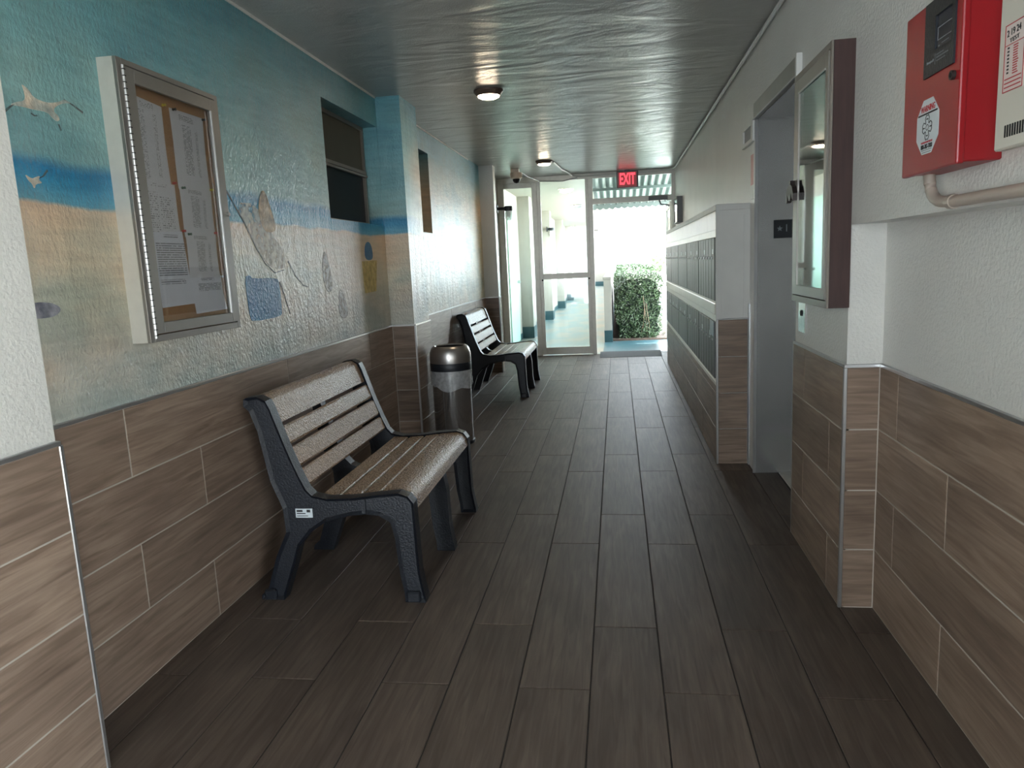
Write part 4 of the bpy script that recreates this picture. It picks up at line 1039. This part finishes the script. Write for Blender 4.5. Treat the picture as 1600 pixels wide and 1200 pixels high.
# ---- jelly jar lamps
def jar_lamp(x, y, z, label, a=0.12):
    j = empty('wall_lamp', (x, y, z), label, 'wall lamp', 'jelly jar wall lamps')
    bm = bmesh.new(); tube(bm, [(x, y, z), (x + 0.02, y, z)], 0.055, 16); tube(bm, [(x + 0.02, y, z), (x + a - 0.02, y, z)], 0.02, 10); obj('bracket', bm, 'black_plastic', j)
    bm = bmesh.new(); lathe(bm, [(0.05, 0.03), (0.056, 0.02), (0.056, -0.03), (0.05, -0.035)], x + a, y, z, n=20); obj('cap', bm, 'black_plastic', j)
    bm = bmesh.new(); lathe(bm, [(0.044, -0.03), (0.052, -0.06), (0.052, -0.12), (0.036, -0.155), (0.0, -0.165)], x + a, y, z, n=20); obj('glass_jar', bm, 'jar', j, smooth=True)
    bm = bmesh.new(); lathe(bm, [(0.012, -0.03), (0.026, -0.08), (0.018, -0.115), (0.0, -0.12)], x + a, y, z, n=14); obj('bulb', bm, 'white_plastic', j, smooth=True)
jar_lamp(-1.60, 10.14, 2.045, 'black capped glass jar lamp on the wall at the left edge of the glass doors', 0.165)

# ---- threshold ramp
rp_ = bmesh.new(); prism_x(rp_, [(9.90, 0.0), (9.905, 0.004), (10.25, 0.030), (10.34, 0.030), (10.34, 0.0)], -0.255, 0.57)
o = obj('threshold_ramp', rp_, 'mat', origin=(0.16, 10.1, 0)); tag(o, 'dark grey sloped threshold ramp on the floor in the open doorway', 'ramp')

# ================================================================ OUTSIDE
obj('walkway', B(-2.2, 1.6, YS - 0.02, 40, -0.16, 0.0), 'walkway', kind='structure', origin=(0, 0, 0))
obj('floor_strip', B(-0.22, 1.6, YS + 0.01, 11.86, 0.0, 0.004), 'teal', kind='structure', origin=(0.4, 11, 0))
obj('ground', B(-60, 90, 40, 160, -0.2, -0.02), 'concrete', kind='structure', origin=(0, 80, 0))
obj('ground', B(1.6, 90, -30, 40, -0.2, -0.02), 'concrete', kind='structure', origin=(40, 0, 0))
EXW = -1.66
ow = obj('wall_outside', B(-2.4, EXW, YS + 0.04, 37.6, 0, 2.75), 'ext_white', kind='structure', origin=(0, 0, 0))
for i in range(7):
    ya = 12.80 + 3.95 * i
    p = obj('pilaster', B(EXW - 0.02, -1.46, ya, ya + 0.40, 0, 2.42), 'ext_white', ow)
    obj('painted_base', B(EXW - 0.02, -1.452, ya - 0.008, ya + 0.408, 0, 0.20), 'teal_base', p)
obj('painted_base', B(EXW - 0.02, EXW + 0.008, YS + 0.05, 37.6, 0, 0.10), 'teal_base', ow)
bm = bmesh.new(); prism_x(bm, [(11.42, 0.02), (12.36, 0.02), (12.36, 2.1), (11.42, 2.1)], EXW - 0.02, EXW + 0.02); d3 = obj('green_wall_panel', bm, 'mint', kind='structure', origin=(EXW, 11.9, 0))  # added panel for a greenish stretch of outside wall; no door known there
bm = bmesh.new(); tube(bm, [(EXW + 0.02, 12.26, 1.0), (EXW + 0.07, 12.26, 1.0)], 0.025, 12); obj('added_knob', bm, 'chrome', d3)  # knob made up along with the panel
w4 = obj('window_4', BB(*frame_x(EXW - 0.02, EXW + 0.03, 21.5, 23.7, 1.6, 2.3, 0.1, 0.1, 0.06, 0.06)), 'alu', kind='structure', origin=(EXW, 22.6, 1.6))
for k in range(8): obj('louvre_slat', B(EXW + 0.0, EXW + 0.022, 21.6, 23.6, 1.665 + k * 0.072, 1.729 + k * 0.072), 'pale_blue', w4)
obj('ceiling_outside', BB((-2.4, -0.34, YS + 0.06, 12.7, 2.42, 2.75), (-2.4, -0.03, 12.7, 37.6, 2.42, 2.75)), 'ext_white', kind='structure', origin=(0, 0, 2.42))
obj('wall_far', B(-2.4, -0.1, 37.5, 37.8, 0, 2.75), 'ext_white', kind='structure', origin=(-1, 37.5, 0))
obj('baseboard_far', B(-1.6, -0.1, 37.46, 37.5, 0, 0.2), 'teal_base', kind='structure', origin=(-1, 37.5, 0))
lw = obj('wall_low', B(-0.213, -0.097, 11.75, 37.4, 0, 0.985), 'ext_white', kind='structure', origin=(-0.155, 11.75, 0))
obj('cap', B(-0.225, -0.085, 11.735, 37.4, 0.985, 1.03, bev=0.01), 'ext_white', lw)
obj('painted_base', B(-0.219, -0.091, 11.744, 37.4, 0, 0.19), 'teal_base', lw)
for i, (y, z) in enumerate(((11.95, 2.42),)):
    ceiling_lamp(-0.77, y, 2.42, 'round lit walkway lamp seen through the glass door', 'lamp_day', 1.3, 'white_plastic')
for i, (y, lbl) in enumerate(((15.4, 'nearest'), (22.0, 'middle'), (28.8, 'farthest'))):
    s = empty('ceiling_fixture', (-0.76, y, 2.42), 'flat dark fixture under the outside walkway ceiling, %s of three' % lbl, 'ceiling fixture', 'dark fixtures on the walkway ceiling')
    obj('body', B(-0.85, -0.67, y, y + 0.3, 2.37, 2.42, bev=0.01), 'grey_plastic', s)
sg = empty('hanging_sign', (-1.1, 24.0, 1.645), 'plain grey hanging board across the outside walkway', 'sign')
obj('board', B(-1.33, -0.86, 24.0, 24.03, 1.59, 1.70, bev=0.004), 'grey_plastic', sg)
for x in (-1.28, -0.91):
    bm = bmesh.new(); tube(bm, [(x, 24.015, 1.70), (x, 24.015, 2.42)], 0.006, 6); obj('hanger', bm, 'grey_plastic', sg)
jar_lamp(-1.53, 16.70, 2.02, 'far glass jar lamp on the outside wall seen through the door glass')
# corrugated awning over the doorway
aw = empty('awning', (0.4, 11.5, 2.3), 'pale green corrugated awning with scalloped edge above the doorway', 'awning')
def corr(x0, x1, y0, z0, y1, z1, pitch=0.10, amp=0.016, th=0.004):
    bm = bmesh.new(); n = int((x1 - x0) / (pitch / 8)); A_, B_ = [], []
    for i in range(n + 1):
        x = x0 + (x1 - x0) * i / n; d = amp * math.cos(2 * math.pi * (x - x0) / pitch)
        A_.append([bm.verts.new((x, y0, z0 + d)), bm.verts.new((x, y0, z0 + d + th))]); B_.append([bm.verts.new((x, y1, z1 + d)), bm.verts.new((x, y1, z1 + d + th))])
    for i in range(n):
        bm.faces.new((A_[i][0], A_[i + 1][0], B_[i + 1][0], B_[i][0])); bm.faces.new((A_[i][1], B_[i][1], B_[i + 1][1], A_[i + 1][1]))
        bm.faces.new((A_[i][0], A_[i][1], A_[i + 1][1], A_[i + 1][0])); bm.faces.new((B_[i][0], B_[i + 1][0], B_[i + 1][1], B_[i][1]))
    return bm
obj('corrugated_sheet', corr(-0.33, 1.5, YS + 0.06, 2.50, 12.6, 2.20), 'awning', aw)
bm = bmesh.new(); xs0, xs1 = -0.40, 1.5; n = 19; pts = [(xs0, 2.225)]
for i in range(n):
    x = xs0 + (xs1 - xs0) * i / n; wd = (xs1 - xs0) / n
    pts += [(x + wd * t, 2.135 - 0.025 * math.sin(math.pi * t)) for t in (0.02, 0.25, 0.5, 0.75, 0.98)]
pts.append((xs1, 2.225)); prism_y(bm, pts, 12.60, 12.612); obj('scalloped_valance', bm, 'awning', aw)
obj('crossbar', B(-0.33, 1.5, 11.4, 11.44, 2.31, 2.35), 'awning', aw)
for x in (1.42,):
    bm = bmesh.new(); tube(bm, [(x, 12.5, 0), (x, 12.5, 2.2)], 0.03, 10); obj('post', bm, 'awning', aw)

# ---- hedges
import numpy as np
def hedge(name_y0, y1, x0, x1, z0, z1, n, size, label, seed):
    rs = np.random.RandomState(seed); y0 = name_y0
    h = empty('hedge', ((x0 + x1) / 2, (y0 + y1) / 2, 0), label, 'hedge', 'clipped hedges beside the walkway')
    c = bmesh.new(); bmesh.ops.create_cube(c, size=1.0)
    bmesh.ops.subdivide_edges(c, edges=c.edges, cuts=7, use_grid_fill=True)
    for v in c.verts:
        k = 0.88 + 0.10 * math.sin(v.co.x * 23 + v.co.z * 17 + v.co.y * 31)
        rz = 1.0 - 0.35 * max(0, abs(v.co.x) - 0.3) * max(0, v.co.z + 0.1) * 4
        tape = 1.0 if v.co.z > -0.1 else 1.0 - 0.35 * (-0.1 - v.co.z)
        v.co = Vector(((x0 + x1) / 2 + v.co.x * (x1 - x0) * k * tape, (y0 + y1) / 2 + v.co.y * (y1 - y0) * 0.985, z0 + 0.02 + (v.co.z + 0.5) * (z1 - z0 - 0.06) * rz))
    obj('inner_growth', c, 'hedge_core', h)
    verts, faces = [], []
    ar = [(x1 - x0) * (z1 - z0) * 3.0, (x1 - x0) * min(y1 - y0, 5) * 2.2, (y1 - y0) * (z1 - z0) * 0.5, (y1 - y0) * (z1 - z0) * 0.3]
    pr = np.array(ar) / sum(ar)
    for i in range(n):
        f = rs.choice(4, p=pr); a, b = rs.rand(2); dp = rs.rand() ** 2 * 0.07 - 0.015
        if f == 0: p = np.array([x0 + a * (x1 - x0), y0 + dp, z0 + b * (z1 - z0)]); nn = np.array([0, -1, 0.25])
        elif f == 1: p = np.array([x0 + a * (x1 - x0), y0 + b * (y1 - y0), z1 - dp - 0.02 + 0.03 * math.sin(b * 37 + a * 9)]); nn = np.array([0, -0.2, 1])
        elif f == 2: p = np.array([x1 - dp, y0 + a * (y1 - y0), z0 + b * (z1 - z0)]); nn = np.array([1, -0.2, 0.2])
        else: p = np.array([x0 + dp, y0 + a * (y1 - y0), z0 + b * (z1 - z0)]); nn = np.array([-1, -0.2, 0.2])
        # rounded shoulders and narrower foot
        hz = (p[2] - z0) / (z1 - z0); xc = (x0 + x1) / 2
        wob = 0.03 * math.sin(p[2] * 11 + p[0] * 7) + 0.025 * math.sin(p[2] * 23 + p[1] * 5)
        p[0] = xc + (p[0] - xc) * (1 - (0.16 * max(0, 0.4 - hz) / 0.4)) + wob * (1 if f >= 2 else 0.4)
        if f == 0: p[1] += 0.4 * wob + 0.05 * max(0, hz - 0.85) / 0.15
        p[0] = max(p[0], x0 - 0.025)
        nn = nn + rs.normal(0, 0.75, 3); nn /= np.linalg.norm(nn)
        t = np.cross(nn, rs.normal(0, 1, 3)); t /= np.linalg.norm(t); bt = np.cross(nn, t)
        s = size * rs.uniform(0.6, 1.3); wv = s * rs.uniform(0.42, 0.6)
        k = len(verts)
        verts += [tuple(p - t * s), tuple(p + bt * wv * 0.6 + nn * s * 0.15), tuple(p + t * s), tuple(p - bt * wv * 0.6 + nn * s * 0.15)]
        faces += [(k, k + 1, k + 2), (k, k + 2, k + 3)]
    loc = wl(h); me = bpy.data.meshes.new('foliage'); me.from_pydata([tuple(np.array(v) - np.array(loc)) for v in verts], [], faces)
    me.materials.append(M['leaf']); o = bpy.data.objects.new('foliage', me); link(o, h); WL[o.name] = loc; o['kind'] = 'stuff'
    return h
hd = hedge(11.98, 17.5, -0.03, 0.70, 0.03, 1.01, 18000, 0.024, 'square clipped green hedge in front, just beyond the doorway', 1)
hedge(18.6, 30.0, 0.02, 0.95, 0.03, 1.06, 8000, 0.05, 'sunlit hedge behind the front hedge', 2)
for i, (xa, xb) in enumerate(((0.34, 0.42), (0.50, 0.44), (0.46, 0.40))):
    bm = bmesh.new(); tube(bm, [(xa, 12.0, 0.02), ((xa + xb) / 2 + 0.02, 11.97, 0.25), (xb, 11.955, 0.5 + 0.1 * i)], 0.005, 6); obj('twig', bm, 'twig', hd)
obj('hedge_bed', B(-0.09, 0.9, 11.90, 30.2, 0.0, 0.03), 'mulch', kind='structure', origin=(0.3, 12, 0))
bm = bmesh.new(); prism_y(bm, [(0.70, 0.0), (0.98, 0.0), (0.98, 0.16), (0.86, 0.18)], 12.2, 12.6); o = obj('edging_block', bm, 'conduit', origin=(0.85, 12.4, 0)); tag(o, 'low tan edging block at the foot of the hedge', 'edging block')
sh = empty('shrub', (3.0, 60, 0), 'small yellow green shrub far away beyond the hedge', 'shrub')
bm = bmesh.new(); bmesh.ops.create_icosphere(bm, subdivisions=4, radius=0.9)
for v in bm.verts: v.co = v.co * (1 + 0.16 * math.sin(v.co.x * 9 + v.co.y * 7) * math.cos(v.co.z * 11)) + Vector((3.0, 60, 1.0))
obj('foliage', bm, 'leaf', sh)
bm = bmesh.new(); tube(bm, [(3.0, 60, 0), (3.0, 60, 0.5)], 0.08, 8); obj('trunk', bm, 'twig', sh)
